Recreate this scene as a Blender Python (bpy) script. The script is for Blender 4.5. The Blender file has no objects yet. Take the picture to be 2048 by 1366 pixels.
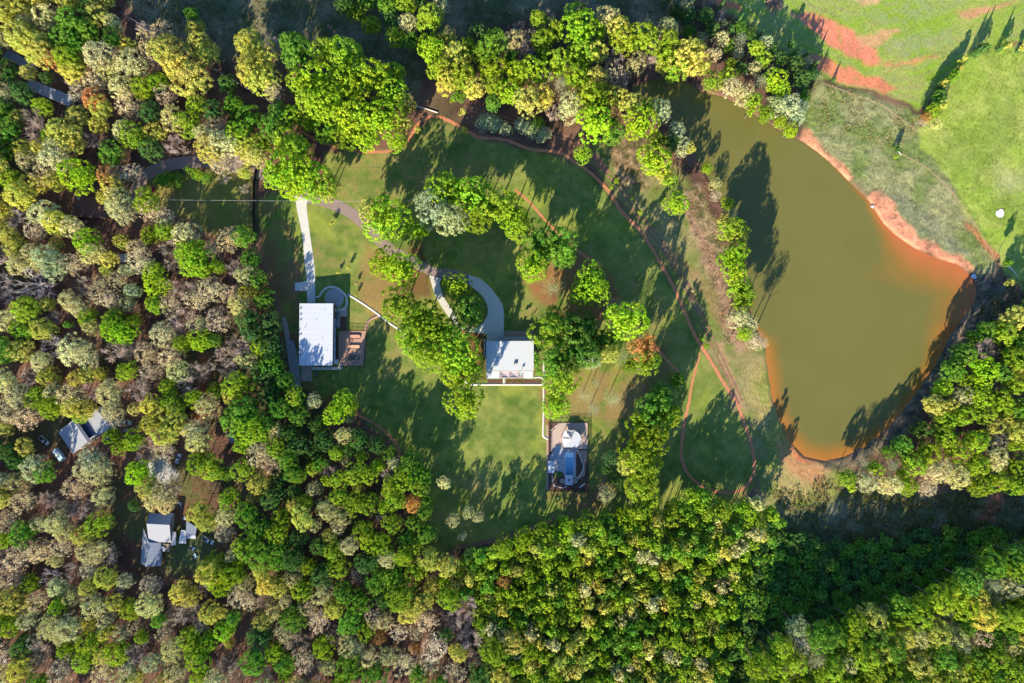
import bpy, math, random
import numpy as np
from mathutils import Vector, Matrix

# ---------------------------------------------------------------- scene, camera, light
scene = bpy.context.scene
COL = scene.collection
H = 300.4                      # flying height of the camera in metres
G = 0.22                       # metres on the ground per photograph pixel
SUN_EL, SUN_AZ = 24.5, 203.0   # sun low in the lower left of the picture
cam_data = bpy.data.cameras.new("camera")
cam = bpy.data.objects.new("camera", cam_data)
COL.objects.link(cam)
cam.location = (0, 0, H)
cam_data.lens = 24.0
cam_data.sensor_width = 36.0
cam_data.clip_start = 1.0
cam_data.clip_end = 5000.0
scene.camera = cam

world = bpy.data.worlds.new("World")
scene.world = world
world.use_nodes = True
wn = world.node_tree
bg = wn.nodes["Background"]
sky = wn.nodes.new("ShaderNodeTexSky")
sky.sky_type = 'NISHITA'
sky.sun_disc = False
sky.sun_elevation = math.radians(SUN_EL)
sky.sun_rotation = math.radians(SUN_AZ)
sky.ozone_density = 8.0
sky.dust_density = 0.3
wn.links.new(sky.outputs[0], bg.inputs[0])
bg.inputs[1].default_value = 0.12

sl = bpy.data.lights.new("sun", 'SUN')
sl.energy = 5.0
sl.angle = math.radians(0.5)
sl.color = (1.0, 0.88, 0.66)
so = bpy.data.objects.new("sun", sl)
COL.objects.link(so)
az = math.radians(SUN_AZ)
el = math.radians(SUN_EL)
travel = Vector((-math.sin(az) * math.cos(el), -math.cos(az) * math.cos(el), -math.sin(el)))
so.rotation_euler = travel.to_track_quat('-Z', 'Y').to_euler()
so.location = (-60, -150, 120)

scene.view_settings.view_transform = 'Standard'
scene.view_settings.look = 'None'
scene.view_settings.exposure = 1.42
scene.view_settings.gamma = 1.0
scene.view_settings.use_curve_mapping = False
scene.render.engine = 'CYCLES'
scene.cycles.max_bounces = 5
scene.cycles.diffuse_bounces = 3
scene.cycles.transmission_bounces = 3
scene.cycles.glossy_bounces = 2

rng = np.random.default_rng(7)
random.seed(7)

# ---------------------------------------------------------------- helpers
def W(px, py, z=0.0):
    """Point seen at photograph pixel (px, py) if it stands z metres above the ground."""
    k = G * (H - z) / H
    return ((px - 1024) * k, (683 - py) * k, z)

def lin(r, g, b, k=1.0):
    def f(c):
        c /= 255.0
        return (c / 12.92 if c <= 0.04045 else ((c + 0.055) / 1.055) ** 2.4) * k
    return (f(r), f(g), f(b))

def material(name):
    m = bpy.data.materials.new(name)
    m.use_nodes = True
    return m, m.node_tree.nodes, m.node_tree.links, m.node_tree.nodes["Principled BSDF"]

def simple(name, rgb, rough=0.8, metal=0.0, noise=0.25, scale=1.5, spec=0.3, bump=0.0, bscale=8.0):
    m, N, L, P = material(name)
    P.inputs['Roughness'].default_value = rough
    P.inputs['Metallic'].default_value = metal
    P.inputs['Specular IOR Level'].default_value = spec
    geo = N.new('ShaderNodeNewGeometry')
    nz = N.new('ShaderNodeTexNoise'); nz.inputs['Scale'].default_value = scale; nz.inputs['Detail'].default_value = 6
    L.new(geo.outputs['Position'], nz.inputs['Vector'])
    mix = N.new('ShaderNodeMix'); mix.data_type = 'RGBA'
    mix.inputs[6].default_value = (*[c * (1 - noise) for c in rgb], 1)
    mix.inputs[7].default_value = (*[min(1, c * (1 + noise)) for c in rgb], 1)
    L.new(nz.outputs['Fac'], mix.inputs[0]); L.new(mix.outputs[2], P.inputs['Base Color'])
    if bump:
        n2 = N.new('ShaderNodeTexNoise'); n2.inputs['Scale'].default_value = bscale; n2.inputs['Detail'].default_value = 4
        L.new(geo.outputs['Position'], n2.inputs['Vector'])
        b = N.new('ShaderNodeBump'); b.inputs['Strength'].default_value = bump; b.inputs['Distance'].default_value = 0.2
        L.new(n2.outputs['Fac'], b.inputs['Height']); L.new(b.outputs[0], P.inputs['Normal'])
    return m

def tag(o, label=None, cat=None, group=None, kind=None):
    if label: o['label'] = label
    if cat: o['category'] = cat
    if group: o['group'] = group
    if kind: o['kind'] = kind
    return o

def link_mesh(name, me, parent=None, mat=None):
    o = bpy.data.objects.new(name, me)
    COL.objects.link(o)
    if parent: o.parent = parent
    if mat and not me.materials: me.materials.append(mat)
    return o

def empty(name, loc, rz=0.0):
    o = bpy.data.objects.new(name, None)
    o.empty_display_size = 0.5
    COL.objects.link(o)
    o.location = loc
    o.rotation_euler = (0, 0, rz)
    return o

def np_mesh(name, V, F):
    """V (n,3) float, F (m,k) int with constant k."""
    me = bpy.data.meshes.new(name)
    V = np.asarray(V, dtype=np.float32); F = np.asarray(F, dtype=np.int32)
    k = F.shape[1]
    me.vertices.add(len(V)); me.vertices.foreach_set('co', V.ravel())
    me.loops.add(F.size); me.loops.foreach_set('vertex_index', F.ravel())
    me.polygons.add(len(F))
    me.polygons.foreach_set('loop_start', np.arange(0, F.size, k, dtype=np.int32))
    me.polygons.foreach_set('loop_total', np.full(len(F), k, dtype=np.int32))
    me.update(calc_edges=True)
    return me

class MB:
    """Collects boxes, prisms and tubes into one mesh."""
    def __init__(s): s.v = []; s.f = []
    def add(s, vs, fs):
        n = len(s.v); s.v += [tuple(v) for v in vs]; s.f += [tuple(i + n for i in f) for f in fs]
    def box(s, c, d, rz=0.0):
        cx, cy, cz = c; dx, dy, dz = [q / 2 for q in d]
        ca, sa = math.cos(rz), math.sin(rz)
        vs = []
        for z in (-dz, dz):
            for x, y in ((-dx, -dy), (dx, -dy), (dx, dy), (-dx, dy)):
                vs.append((cx + x * ca - y * sa, cy + x * sa + y * ca, cz + z))
        s.add(vs, [(3, 2, 1, 0), (4, 5, 6, 7), (0, 1, 5, 4), (1, 2, 6, 5), (2, 3, 7, 6), (3, 0, 4, 7)])
        return s
    def prism(s, pts, z0, z1):
        """pts: list of (x, y); z1 may be a list of heights, one per point."""
        a = sum(pts[i][0] * pts[(i + 1) % len(pts)][1] - pts[(i + 1) % len(pts)][0] * pts[i][1] for i in range(len(pts)))
        zt = z1 if hasattr(z1, '__len__') else [z1] * len(pts)
        if a < 0: pts = pts[::-1]; zt = list(zt)[::-1]
        n = len(pts)
        zb = z0 if hasattr(z0, '__len__') else [z0] * n
        if a < 0 and hasattr(z0, '__len__'): zb = list(zb)[::-1]
        vs = [(p[0], p[1], zb[i]) for i, p in enumerate(pts)] + [(p[0], p[1], zt[i]) for i, p in enumerate(pts)]
        fs = [tuple(range(n - 1, -1, -1)), tuple(range(n, 2 * n))]
        for i in range(n):
            j = (i + 1) % n
            fs.append((i, j, n + j, n + i))
        s.add(vs, fs); return s
    def tube(s, a, b, ra, rb=None, n=6):
        rb = ra if rb is None else rb
        a = Vector(a); b = Vector(b); d = (b - a).normalized()
        u = d.orthogonal().normalized(); w = d.cross(u)
        vs = []
        for c, r in ((a, ra), (b, rb)):
            for i in range(n):
                t = 2 * math.pi * i / n
                vs.append(c + u * (r * math.cos(t)) + w * (r * math.sin(t)))
        fs = [(i, (i + 1) % n, n + (i + 1) % n, n + i) for i in range(n)]
        fs += [tuple(range(n - 1, -1, -1)), tuple(range(n, 2 * n))]
        s.add(vs, fs); return s
    def build(s, name, mat, parent=None, smooth=False):
        me = bpy.data.meshes.new(name)
        me.from_pydata(s.v, [], s.f); me.update()
        if smooth:
            me.polygons.foreach_set('use_smooth', [True] * len(me.polygons))
        return link_mesh(name, me, parent, mat)

def catmull(pts, step=4.0):
    """Smooth a px polyline; returns points about `step` px apart."""
    P = [np.array(p, float) for p in pts]
    P = [2 * P[0] - P[1]] + P + [2 * P[-1] - P[-2]]
    out = []
    for i in range(1, len(P) - 2):
        n = max(2, int(np.linalg.norm(P[i + 1] - P[i]) / step))
        for k in range(n):
            t = k / n
            out.append(0.5 * ((2 * P[i]) + (-P[i - 1] + P[i + 1]) * t + (2 * P[i - 1] - 5 * P[i] + 4 * P[i + 1] - P[i + 2]) * t * t + (-P[i - 1] + 3 * P[i] - 3 * P[i + 1] + P[i + 2]) * t ** 3))
    out.append(P[-2])
    return out

def flat(pts_px, z, name, mat, thick=0.0, parent=None):
    """Polygon sheet (or slab, if thick) given in photograph pixels at height z."""
    pts = [W(x, y, 0)[:2] for x, y in pts_px]
    m = MB()
    if thick: m.prism(pts, z - thick, z)
    else:
        a = sum(pts[i][0] * pts[(i + 1) % len(pts)][1] - pts[(i + 1) % len(pts)][0] * pts[i][1] for i in range(len(pts)))
        if a < 0: pts = pts[::-1]
        m.add([(p[0], p[1], z) for p in pts], [tuple(range(len(pts)))])
    return m.build(name, mat, parent)

# --- numpy noise ------------------------------------------------
def vnoise(x, y, scale, seed):
    r = np.random.default_rng(seed).random((256, 256)).astype(np.float32)
    u = x / scale + 1000.3; v = y / scale + 1000.7
    iu = np.floor(u).astype(int); iv = np.floor(v).astype(int)
    fu = (u - iu); fv = (v - iv)
    fu = fu * fu * (3 - 2 * fu); fv = fv * fv * (3 - 2 * fv)
    a = r[iu % 256, iv % 256]; b = r[(iu + 1) % 256, iv % 256]
    c = r[iu % 256, (iv + 1) % 256]; d = r[(iu + 1) % 256, (iv + 1) % 256]
    return (a * (1 - fu) + b * fu) * (1 - fv) + (c * (1 - fu) + d * fu) * fv

def fbm(x, y, scale, seed, octs=4, gain=0.55):
    s = 0; a = 1; t = 0
    for i in range(octs):
        s = s + a * vnoise(x, y, scale / 2 ** i, seed + i * 17); t += a; a *= gain
    return s / t

def inside(poly, x, y):
    r = np.zeros(np.shape(x), bool)
    n = len(poly)
    for i in range(n):
        x0, y0 = poly[i]; x1, y1 = poly[(i + 1) % n]
        if y0 == y1: continue
        c = ((y0 > y) != (y1 > y)) & (x < (x1 - x0) * (y - y0) / (y1 - y0) + x0)
        r ^= c
    return r

def segdist(pts, x, y, closed=True):
    d = np.full(np.shape(x), 1e9)
    n = len(pts)
    for i in range(n if closed else n - 1):
        x0, y0 = pts[i]; x1, y1 = pts[(i + 1) % n]
        dx, dy = x1 - x0, y1 - y0; L2 = dx * dx + dy * dy + 1e-9
        t = np.clip(((x - x0) * dx + (y - y0) * dy) / L2, 0, 1)
        d = np.minimum(d, (x - x0 - t * dx) ** 2 + (y - y0 - t * dy) ** 2)
    return np.sqrt(d)

def sdf(poly, x, y):
    """Signed distance in px: negative inside."""
    xs = [p[0] for p in poly]; ys = [p[1] for p in poly]; M = 45
    out = np.full(np.shape(x), 1e3)
    b = (x > min(xs) - M) & (x < max(xs) + M) & (y > min(ys) - M) & (y < max(ys) + M)
    xb, yb = x[b], y[b]
    d = segdist(poly, xb, yb); d[inside(poly, xb, yb)] *= -1
    out[b] = d
    return out

# ---------------------------------------------------------------- outlines, photograph pixels
LAKE = [(1268, 172), (1300, 162), (1345, 155), (1380, 168), (1397, 183), (1450, 195), (1500, 225), (1560, 262), (1605, 284),
        (1640, 308), (1680, 345), (1700, 366), (1738, 402), (1765, 445), (1790, 470), (1830, 498), (1880, 520), (1915, 530),
        (1940, 550), (1952, 578), (1950, 600), (1925, 638), (1900, 672), (1870, 730), (1830, 790), (1780, 850), (1730, 892),
        (1690, 912), (1650, 921), (1610, 912), (1580, 880), (1560, 840), (1545, 790), (1535, 720), (1533, 690), (1518, 662),
        (1502, 620), (1495, 560), (1490, 500), (1470, 450), (1440, 400), (1410, 340), (1385, 300), (1350, 240), (1300, 208), (1262, 192)]
LAWN = [(648, 306), (720, 306), (800, 302), (838, 262), (860, 238), (900, 248), (960, 278), (1080, 302), (1160, 335), (1225, 400),
        (1290, 478), (1350, 585), (1400, 690), (1450, 775), (1490, 860), (1512, 935), (1500, 985), (1440, 1005), (1340, 1010),
        (1250, 1020), (1180, 1030), (1120, 1035), (1000, 1075), (920, 1100), (850, 1110), (850, 990), (820, 910), (740, 850), (690, 790),
        (640, 800), (600, 778), (572, 700), (548, 600), (522, 500), (514, 400), (560, 385), (620, 385), (650, 350)]
LAWN_W = [(258, 372), (320, 348), (440, 342), (505, 352), (506, 470), (470, 478), (420, 465), (330, 420), (268, 400)]
FIELD_N = [(1390, -300), (2500, -300), (2500, 90), (2048, 85), (1965, 92), (1930, 150), (1875, 190), (1840, 215), (1770, 190), (1700, 172),
           (1640, 150), (1560, 100), (1500, 50), (1440, 15), (1380, -20)]
FIELD_E = [(1955, 95), (2500, 90), (2500, 620), (2060, 590), (2010, 545), (1985, 505), (1940, 440), (1890, 360), (1845, 300), (1830, 262),
           (1868, 205), (1925, 150)]
BANK = [(1600, 200), (1640, 165), (1700, 180), (1800, 215), (1860, 235), (1835, 262), (1850, 305), (1895, 365), (1945, 445), (1990, 515),
        (1995, 545), (1955, 555), (1900, 510), (1820, 480), (1770, 440), (1740, 395), (1690, 345), (1640, 300), (1605, 270)]
BETWEEN = [(1180, 290), (1230, 270), (1290, 290), (1360, 340), (1400, 390), (1440, 450), (1460, 520), (1480, 620), (1530, 690), (1545, 790),
           (1560, 850), (1600, 925), (1650, 950), (1640, 1000), (1560, 1030), (1515, 990), (1505, 900), (1460, 790), (1400, 680), (1350, 580),
           (1300, 480), (1240, 400), (1190, 340)]
SHADE_SCRUB = [(1545, 965), (1700, 935), (1760, 985), (1950, 985), (2060, 950), (2400, 900), (2400, 1110), (2060, 1110), (1850, 1090), (1660, 1080), (1545, 1010)]
TOP_SCRUB = [(240, -300), (1400, -300), (1390, 60), (1300, 60), (1150, 10), (980, 60), (860, 90), (830, 200), (800, 220), (700, 150), (560, 110),
             (440, 130), (330, 60), (250, 30)]
DAM = [(1540, 700), (1560, 830), (1585, 895), (1620, 930), (1690, 935), (1670, 1000), (1560, 1010), (1535, 960), (1545, 900), (1500, 800), (1490, 740)]
SE_BANK = [(1960, 545), (2000, 560), (2030, 600), (1980, 660), (1930, 700), (1880, 790), (1800, 880), (1720, 930), (1650, 945), (1650, 922),
           (1700, 912), (1780, 852), (1850, 762), (1900, 675), (1950, 600)]
TRAIL = [(600, 262), (640, 283), (690, 298), (740, 304), (790, 300), (815, 285), (833, 252), (848, 239), (872, 233), (905, 245), (945, 268), (960, 275),
         (1010, 280), (1060, 298), (1120, 306), (1150, 325), (1180, 345), (1215, 380), (1245, 425), (1285, 467), (1320, 525), (1350, 580),
         (1372, 632), (1395, 680), (1420, 720), (1450, 770), (1475, 810), (1496, 868), (1508, 915), (1506, 950), (1488, 976), (1462, 985),
         (1420, 980), (1386, 958), (1367, 930), (1363, 900), (1368, 850), (1378, 805), (1383, 772), (1392, 735), (1400, 705)]
TRACK = [(925, 214), (1000, 235), (1100, 265), (1165, 292), (1215, 345), (1250, 385), (1285, 440), (1335, 505), (1375, 575), (1410, 650),
         (1440, 715), (1468, 775), (1482, 805)]
TRAIL_S = [(716, 830), (750, 848), (775, 868), (795, 893), (800, 918)]
TRAIL_S2 = [(905, 1118), (908, 1098), (940, 1090), (1000, 1078), (1050, 1062), (1110, 1035), (1160, 1018), (1198, 985), (1212, 950), (1235, 905), (1262, 868),
            (1282, 820), (1290, 770)]
TRAIL_IN = [(1030, 380), (1060, 405), (1090, 440), (1120, 470), (1160, 505), (1205, 530)]
TRAIL_E = [(1308, 690), (1335, 722), (1358, 745)]
ROAD_NW = [(225, -30), (262, 35), (320, 78), (400, 138), (470, 185), (540, 228), (600, 262)]
TRACK_N = [(655, 50), (700, 92), (760, 145), (800, 185)]
ROAD_W = [(262, 420), (272, 382), (292, 350), (340, 330), (400, 323), (450, 328), (500, 342), (530, 350), (570, 372), (620, 395), (655, 404), (700, 425),
          (735, 455), (765, 487), (800, 510), (842, 532), (872, 545), (905, 548), (925, 552), (945, 562)]
RED_DITCH = [(512, 480), (530, 530), (548, 580), (560, 630), (575, 680)]

# ---------------------------------------------------------------- ground sheet
MG_X0, MG_X1, MG_Y0, MG_Y1 = -260, 2310, -230, 1600
STEP = 2.6
nx = int((MG_X1 - MG_X0) / STEP) + 1; ny = int((MG_Y1 - MG_Y0) / STEP) + 1
gx, gy = np.meshgrid(np.linspace(MG_X0, MG_X1, nx), np.linspace(MG_Y0, MG_Y1, ny))
gx = gx.ravel(); gy = gy.ravel()
n_big = fbm(gx, gy, 160, 1); n_mid = fbm(gx, gy, 42, 2); n_fine = fbm(gx, gy, 11, 3, 3); n_tiny = rng.random(gx.size)
wx = gx + (fbm(gx, gy, 26, 5) - .5) * 22; wy = gy + (fbm(gx, gy, 26, 9) - .5) * 22     # warped outlines

def ramp(v, a, b): return np.clip((v - a) / (b - a), 0, 1)
def put(mask, rgb):
    global colr
    m = mask[:, None]; colr = colr * (1 - m) + np.array(rgb)[None, :] * m if np.ndim(rgb) == 1 else colr * (1 - m) + rgb * m
def blend(a, b, t): return np.array(a)[None, :] * (1 - t[:, None]) + np.array(b)[None, :] * t[:, None]
def zone(poly, soft=5, warp=True): return ramp(-sdf(poly, wx if warp else gx, wy if warp else gy), -soft, soft)

C_LEAF1 = lin(92, 66, 56); C_LEAF2 = lin(136, 98, 78); C_LEAFG = lin(80, 84, 50)
C_LAWN1 = lin(100, 120, 50); C_LAWN2 = lin(148, 148, 74); C_LAWND = lin(150, 116, 78)
C_RED = lin(176, 108, 80); C_CLAY = lin(236, 146, 104); C_SCRUB1 = lin(92, 96, 52); C_SCRUB2 = lin(134, 120, 84)
C_LIME = lin(148, 172, 54); C_FIELD = lin(166, 172, 82); C_BANK = lin(150, 142, 98)

# forest floor everywhere first
colr = blend(C_LEAF1, C_LEAF2, ramp(n_mid, .3, .7))
put(ramp(n_big, .52, .66) * .7, C_LEAFG)
rough = np.full(gx.size, .25)
put(zone([(900, 1130), (1120, 1052), (1390, 990), (1530, 1000), (1700, 1090), (2400, 1050), (2400, 1600), (960, 1600), (960, 1250)], 12) * .85, blend(lin(66, 84, 38), lin(100, 104, 54), ramp(n_fine, .3, .7)))
# scrub clearings
z = zone(TOP_SCRUB, 12); put(z, blend(lin(96, 98, 60), lin(142, 128, 96), ramp(n_mid, .35, .7))); rough = np.maximum(rough, z * .8)
z = zone(SHADE_SCRUB, 12); put(z, blend(lin(84, 92, 56), lin(130, 124, 96), ramp(n_mid, .35, .7))); rough = np.maximum(rough, z * .8)
pd = ramp(24 - segdist([(1965, 1045), (1990, 1005), (2010, 960)], gx, gy, False), 0, 18) * ramp(n_mid, .35, .5); put(pd, C_RED)
z = zone(BETWEEN, 8); put(z, blend(lin(118, 126, 60), lin(152, 138, 88), ramp(n_mid, .38, .62))); rough = np.maximum(rough, z * .45)
scr = zone([(1368, 380), (1400, 370), (1420, 420), (1450, 470), (1470, 560), (1490, 650), (1450, 690), (1430, 600), (1400, 500), (1372, 440)], 8)
put(scr * .85, blend(lin(116, 104, 68), lin(168, 138, 106), ramp(n_fine, .35, .65))); rough = np.maximum(rough, scr)
scr = zone([(1225, 270), (1290, 270), (1300, 330), (1290, 380), (1245, 370), (1222, 320)], 8)
put(scr * .9, blend(lin(112, 100, 66), lin(172, 136, 104), ramp(n_fine, .35, .65))); rough = np.maximum(rough, scr)
z = zone(LAWN, 6)
put(z, blend(C_LAWN1, C_LAWN2, np.clip(ramp(n_mid, .3, .68) * .7 + ramp(n_fine, .3, .7) * .4 - .05, 0, 1))); put(z * ramp(n_big, .5, .62) * ramp(n_fine, .38, .62) * .45, C_LAWND)
rough = rough * (1 - z) + z * .10
ms = .5 + .5 * np.sin((gx * .48 + gy * .88) * .9 + 3 * n_mid); put(z * .14 * ms, lin(88, 104, 40))
put(z * ramp(fbm(gx, gy, 55, 91), .55, .7) * .5, lin(160, 162, 62)); put(z * ramp(fbm(gx, gy, 38, 97), .58, .7) * .45, lin(92, 112, 44))
z = zone(LAWN_W, 8); put(z, blend(lin(118, 122, 52), lin(140, 126, 68), ramp(n_mid, .3, .68))); rough = rough * (1 - z) + z * .12
# worn and pine-straw areas in the lawn
for poly, c, s in (([(1040, 560), (1100, 520), (1160, 500), (1215, 540), (1240, 590), (1220, 640), (1120, 640), (1085, 600)], (172, 104, 72), .75),
                   ([(1120, 745), (1190, 735), (1290, 735), (1290, 800), (1250, 845), (1150, 850), (1125, 800)], (172, 122, 88), .5),
                   ([(735, 485), (800, 540), (785, 600), (790, 660), (745, 630), (700, 590), (720, 545)], (176, 122, 82), .6),
                   ([(770, 470), (850, 480), (860, 560), (860, 600), (800, 600), (780, 520)], (128, 86, 60), .85),
                   ([(920, 655), (975, 668), (972, 760), (930, 770), (900, 740)], (132, 84, 58), .85),
                   ([(880, 560), (925, 555), (965, 600), (968, 640), (935, 655), (890, 600)], (96, 84, 50), .8),
                   ([(518, 400), (560, 410), (590, 470), (606, 560), (598, 700), (560, 700), (540, 600), (520, 480)], (146, 98, 74), .7), ([(640, 180), (820, 220), (830, 240), (660, 300), (600, 270)], (120, 80, 62), .5),
                   ([(598, 770), (660, 768), (690, 800), (640, 812)], (150, 90, 66), .7),
                   ([(1095, 975), (1190, 975), (1240, 930), (1220, 1000), (1180, 1025), (1095, 1000)], (140, 92, 68), .6),
                   ([(1300, 690), (1340, 700), (1350, 760), (1300, 800), (1285, 760)], (140, 96, 66), .6),
                   ([(1085, 780), (1100, 780), (1100, 850), (1086, 850)], (170, 110, 76), .8),
                   ([(1455, 0), (1500, 40), (1640, 120), (1640, 160), (1560, 120), (1460, 60)], (150, 128, 72), .5)):
    put(zone(poly, 7) * s * ramp(n_mid, .3, .5), blend(lin(*c), lin(*[q * .86 for q in c]), ramp(n_fine, .3, .7)))
# fields to the right
z = zone(FIELD_N, 5); put(z, blend(C_LIME, C_FIELD, ramp(n_mid, .35, .65))); rough = rough * (1 - z) + z * .35
ctr = segdist([(1470, -30), (1600, 60), (1750, 125), (1830, 118), (1950, 50), (2080, -10)], wx, wy, False)
stripe = .5 + .5 * np.sin(ctr * .32 + 5 * n_mid); stripe2 = .5 + .5 * np.sin(ctr * 1.1 + 6 * n_mid)
put(z * .65 * stripe ** 1.5 * ramp(n_big, .25, .45), lin(160, 150, 104)); put(z * .45 * stripe2 * ramp(n_fine, .2, .5), lin(104, 136, 40)); put(z * .5 * ramp(stripe2, .93, 1) * ramp(n_mid, .5, .6), lin(200, 150, 110))
z = zone(FIELD_E, 5); put(z, blend(lin(150, 168, 62), lin(170, 174, 84), ramp(n_mid, .32, .66))); rough = rough * (1 - z) + z * .45
put(z * ramp(fbm(gx, gy, 70, 41), .55, .68) * .5, lin(120, 138, 56)); put(z * ramp(n_big, .60, .70) * .6, lin(186, 176, 122))
z = zone(BANK, 6); put(z, blend(lin(122, 134, 70), lin(158, 152, 102), ramp(n_mid, .35, .62))); rough = rough * (1 - z) + z * .9
put(zone([(1740, 380), (1800, 385), (1880, 440), (1950, 520), (1900, 505), (1800, 450)], 8) * .6, lin(144, 138, 108))
z = zone(DAM, 7); put(z * .85, blend(lin(150, 148, 70), lin(172, 150, 92), ramp(n_mid, .35, .62))); rough = rough * (1 - z) + z * .6
put(zone([(1555, 880), (1600, 925), (1660, 940), (1640, 975), (1600, 960), (1560, 920)], 7) * .75, lin(204, 140, 96))
z = zone(SE_BANK, 6); put(z, blend(lin(96, 92, 76), lin(140, 118, 92), ramp(n_fine, .35, .65))); rough = rough * (1 - z) + z * .9
for poly, s in (([(1680, 28), (1800, 52), (1900, 20), (1940, 0), (1880, -20), (1790, 20)], .6), ([(1755, 88), (1830, 62), (1930, 60), (1900, 100), (1790, 115)], .6), ([(1480, 0), (1540, 30), (1640, 90), (1600, 30), (1560, 0)], .35)):
    put(zone(poly, 8) * s * ramp(n_fine, .3, .6), lin(150, 152, 104))
# bare red clay
for poly, c, s in (([(1590, 30), (1622, 24), (1650, 34), (1700, 58), (1722, 80), (1756, 96), (1766, 118), (1756, 134), (1700, 112), (1640, 74)], (232, 138, 104), 1),
                   ([(1715, 72), (1790, 55), (1800, 62), (1745, 92), (1718, 90)], (224, 160, 116), .8),
                   ([(1625, 108), (1680, 126), (1740, 150), (1796, 176), (1770, 190), (1700, 168), (1630, 138)], (228, 134, 98), .95),
                   ([(1912, 26), (1960, 14), (2020, 2), (2048, -6), (2000, 14), (1950, 34), (1915, 34)], (232, 156, 116), .85),
                   ([(1400, -6), (1430, -2), (1478, 12), (1480, 20), (1440, 14)], (232, 124, 88), .9),
                   ([(1700, -20), (1770, -20), (1755, 8), (1730, 12), (1705, 0)], (222, 168, 128), .8),
                   ([(1530, -10), (1565, -10), (1568, 18), (1545, 24), (1532, 12)], (196, 138, 104), .9),
                   ([(1745, 125), (1790, 128), (1830, 118), (1880, 112), (1830, 128), (1780, 136)], (220, 142, 100), .8),
                   ([(1600, 258), (1618, 262), (1650, 300), (1690, 332), (1705, 352), (1695, 362), (1660, 325), (1630, 300), (1602, 280)], (238, 160, 118), 1),
                   ([(1742, 380), (1768, 388), (1800, 430), (1840, 470), (1880, 495), (1935, 525), (1950, 545), (1900, 525), (1830, 500), (1785, 470), (1762, 440), (1735, 398)], (240, 158, 118), 1),
                   ([(1930, 440), (1960, 470), (1992, 505), (1996, 530), (1970, 500), (1935, 460)], (222, 128, 88), .7),
                   ([(1536, 690), (1550, 700), (1556, 800), (1574, 860), (1566, 862), (1545, 800)], (196, 120, 90), .7),
                   ([(1570, 878), (1590, 900), (1620, 925), (1600, 925), (1576, 900)], (232, 128, 92), .8)):
    put(zone(poly, 4.5) * s * ramp(n_fine, .05, .32), blend(lin(*[q * 1.0 for q in c]), lin(*[q * .9 for q in c]), ramp(n_mid, .3, .7)))
put(ramp(7 - segdist([(1440, 690), (1452, 730), (1470, 775), (1484, 812)], gx, gy, False), -3, 4) * .5, lin(200, 144, 112))
put(ramp(9 - segdist([(1335, 500), (1400, 560), (1440, 640), (1500, 700)], wx, wy, False), -8, 4) * .5, lin(170, 124, 92))
put(ramp(9 - segdist([(1370, 400), (1400, 470), (1440, 560), (1460, 640), (1480, 690)], wx, wy, False), -8, 4) * .7, lin(178, 136, 108))
# yards of the forest houses
put(zone([(255, 930), (380, 920), (420, 1000), (440, 1100), (380, 1180), (270, 1150), (240, 1030)], 9) * .7, blend(lin(128, 86, 64), lin(104, 104, 56), ramp(n_mid, .4, .6)))
put(zone([(330, 1050), (430, 1060), (420, 1140), (330, 1150)], 9) * .8, lin(92, 104, 58))
put(zone([(290, 925), (330, 918), (352, 945), (330, 965), (300, 950)], 6), lin(188, 182, 176))
put(zone([(60, 900), (250, 880), (240, 960), (80, 980)], 9) * .7, lin(124, 84, 66))
put(zone([(400, 700), (430, 720), (410, 840), (390, 850)], 9) * .6, lin(176, 104, 70))
# speckle of clods, leaves and tufts: the material's own unevenness
spk = (n_tiny - .5) * (.10 + .35 * rough) + (n_fine - .5) * .5 * (.3 + rough)
colr = np.clip(colr * np.array([.74, .80, .86]) * (1 + spk)[:, None], .004, .9)
# tint of red seen in thin ground cover
lk = sdf(LAKE, gx, gy)
land = lk + (n_fine - .5) * 3
hgt = (n_tiny - .5) * .22 * np.clip(rough, .12, 1) + (n_fine - .5) * .8 * np.clip(rough - .2, 0, 1)
hgt = np.where(rough > .3, hgt, hgt * .5)
for ln, w_ in ((TRAIL, 7), (TRACK, 8), (TRAIL_S, 7), (TRAIL_S2, 7), (TRAIL_IN, 7), (TRAIL_E, 6), (ROAD_NW, 14), (TRACK_N, 8), (ROAD_W, 16), (RED_DITCH, 8)):
    d = segdist(ln, gx, gy, False); hgt = hgt * ramp(d, w_ * .9, w_ * 1.5)
hgt = hgt * ramp(sdf([(560, 380), (1010, 540), (1215, 560), (1215, 1015), (1075, 1000), (1075, 780), (880, 780), (560, 790)], gx, gy), -4, 6)
hgt = hgt - ramp(-lk, -6, 10) * 1.6                                # the pond's bowl
wxy = np.stack([(gx - 1024) * G, (683 - gy) * G, hgt], 1)
i = np.arange(nx * ny).reshape(ny, nx)
quads = np.stack([i[1:, :-1].ravel(), i[1:, 1:].ravel(), i[:-1, 1:].ravel(), i[:-1, :-1].ravel()], 1)
# far ring out to the horizon
far = 2500.0
gme = np_mesh("ground", wxy, quads)
ca = gme.color_attributes.new("Col", 'FLOAT_COLOR', 'POINT')
ca.data.foreach_set('color', np.concatenate([colr, np.clip(rough, 0, 1)[:, None]], 1).astype(np.float32).ravel())

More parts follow.
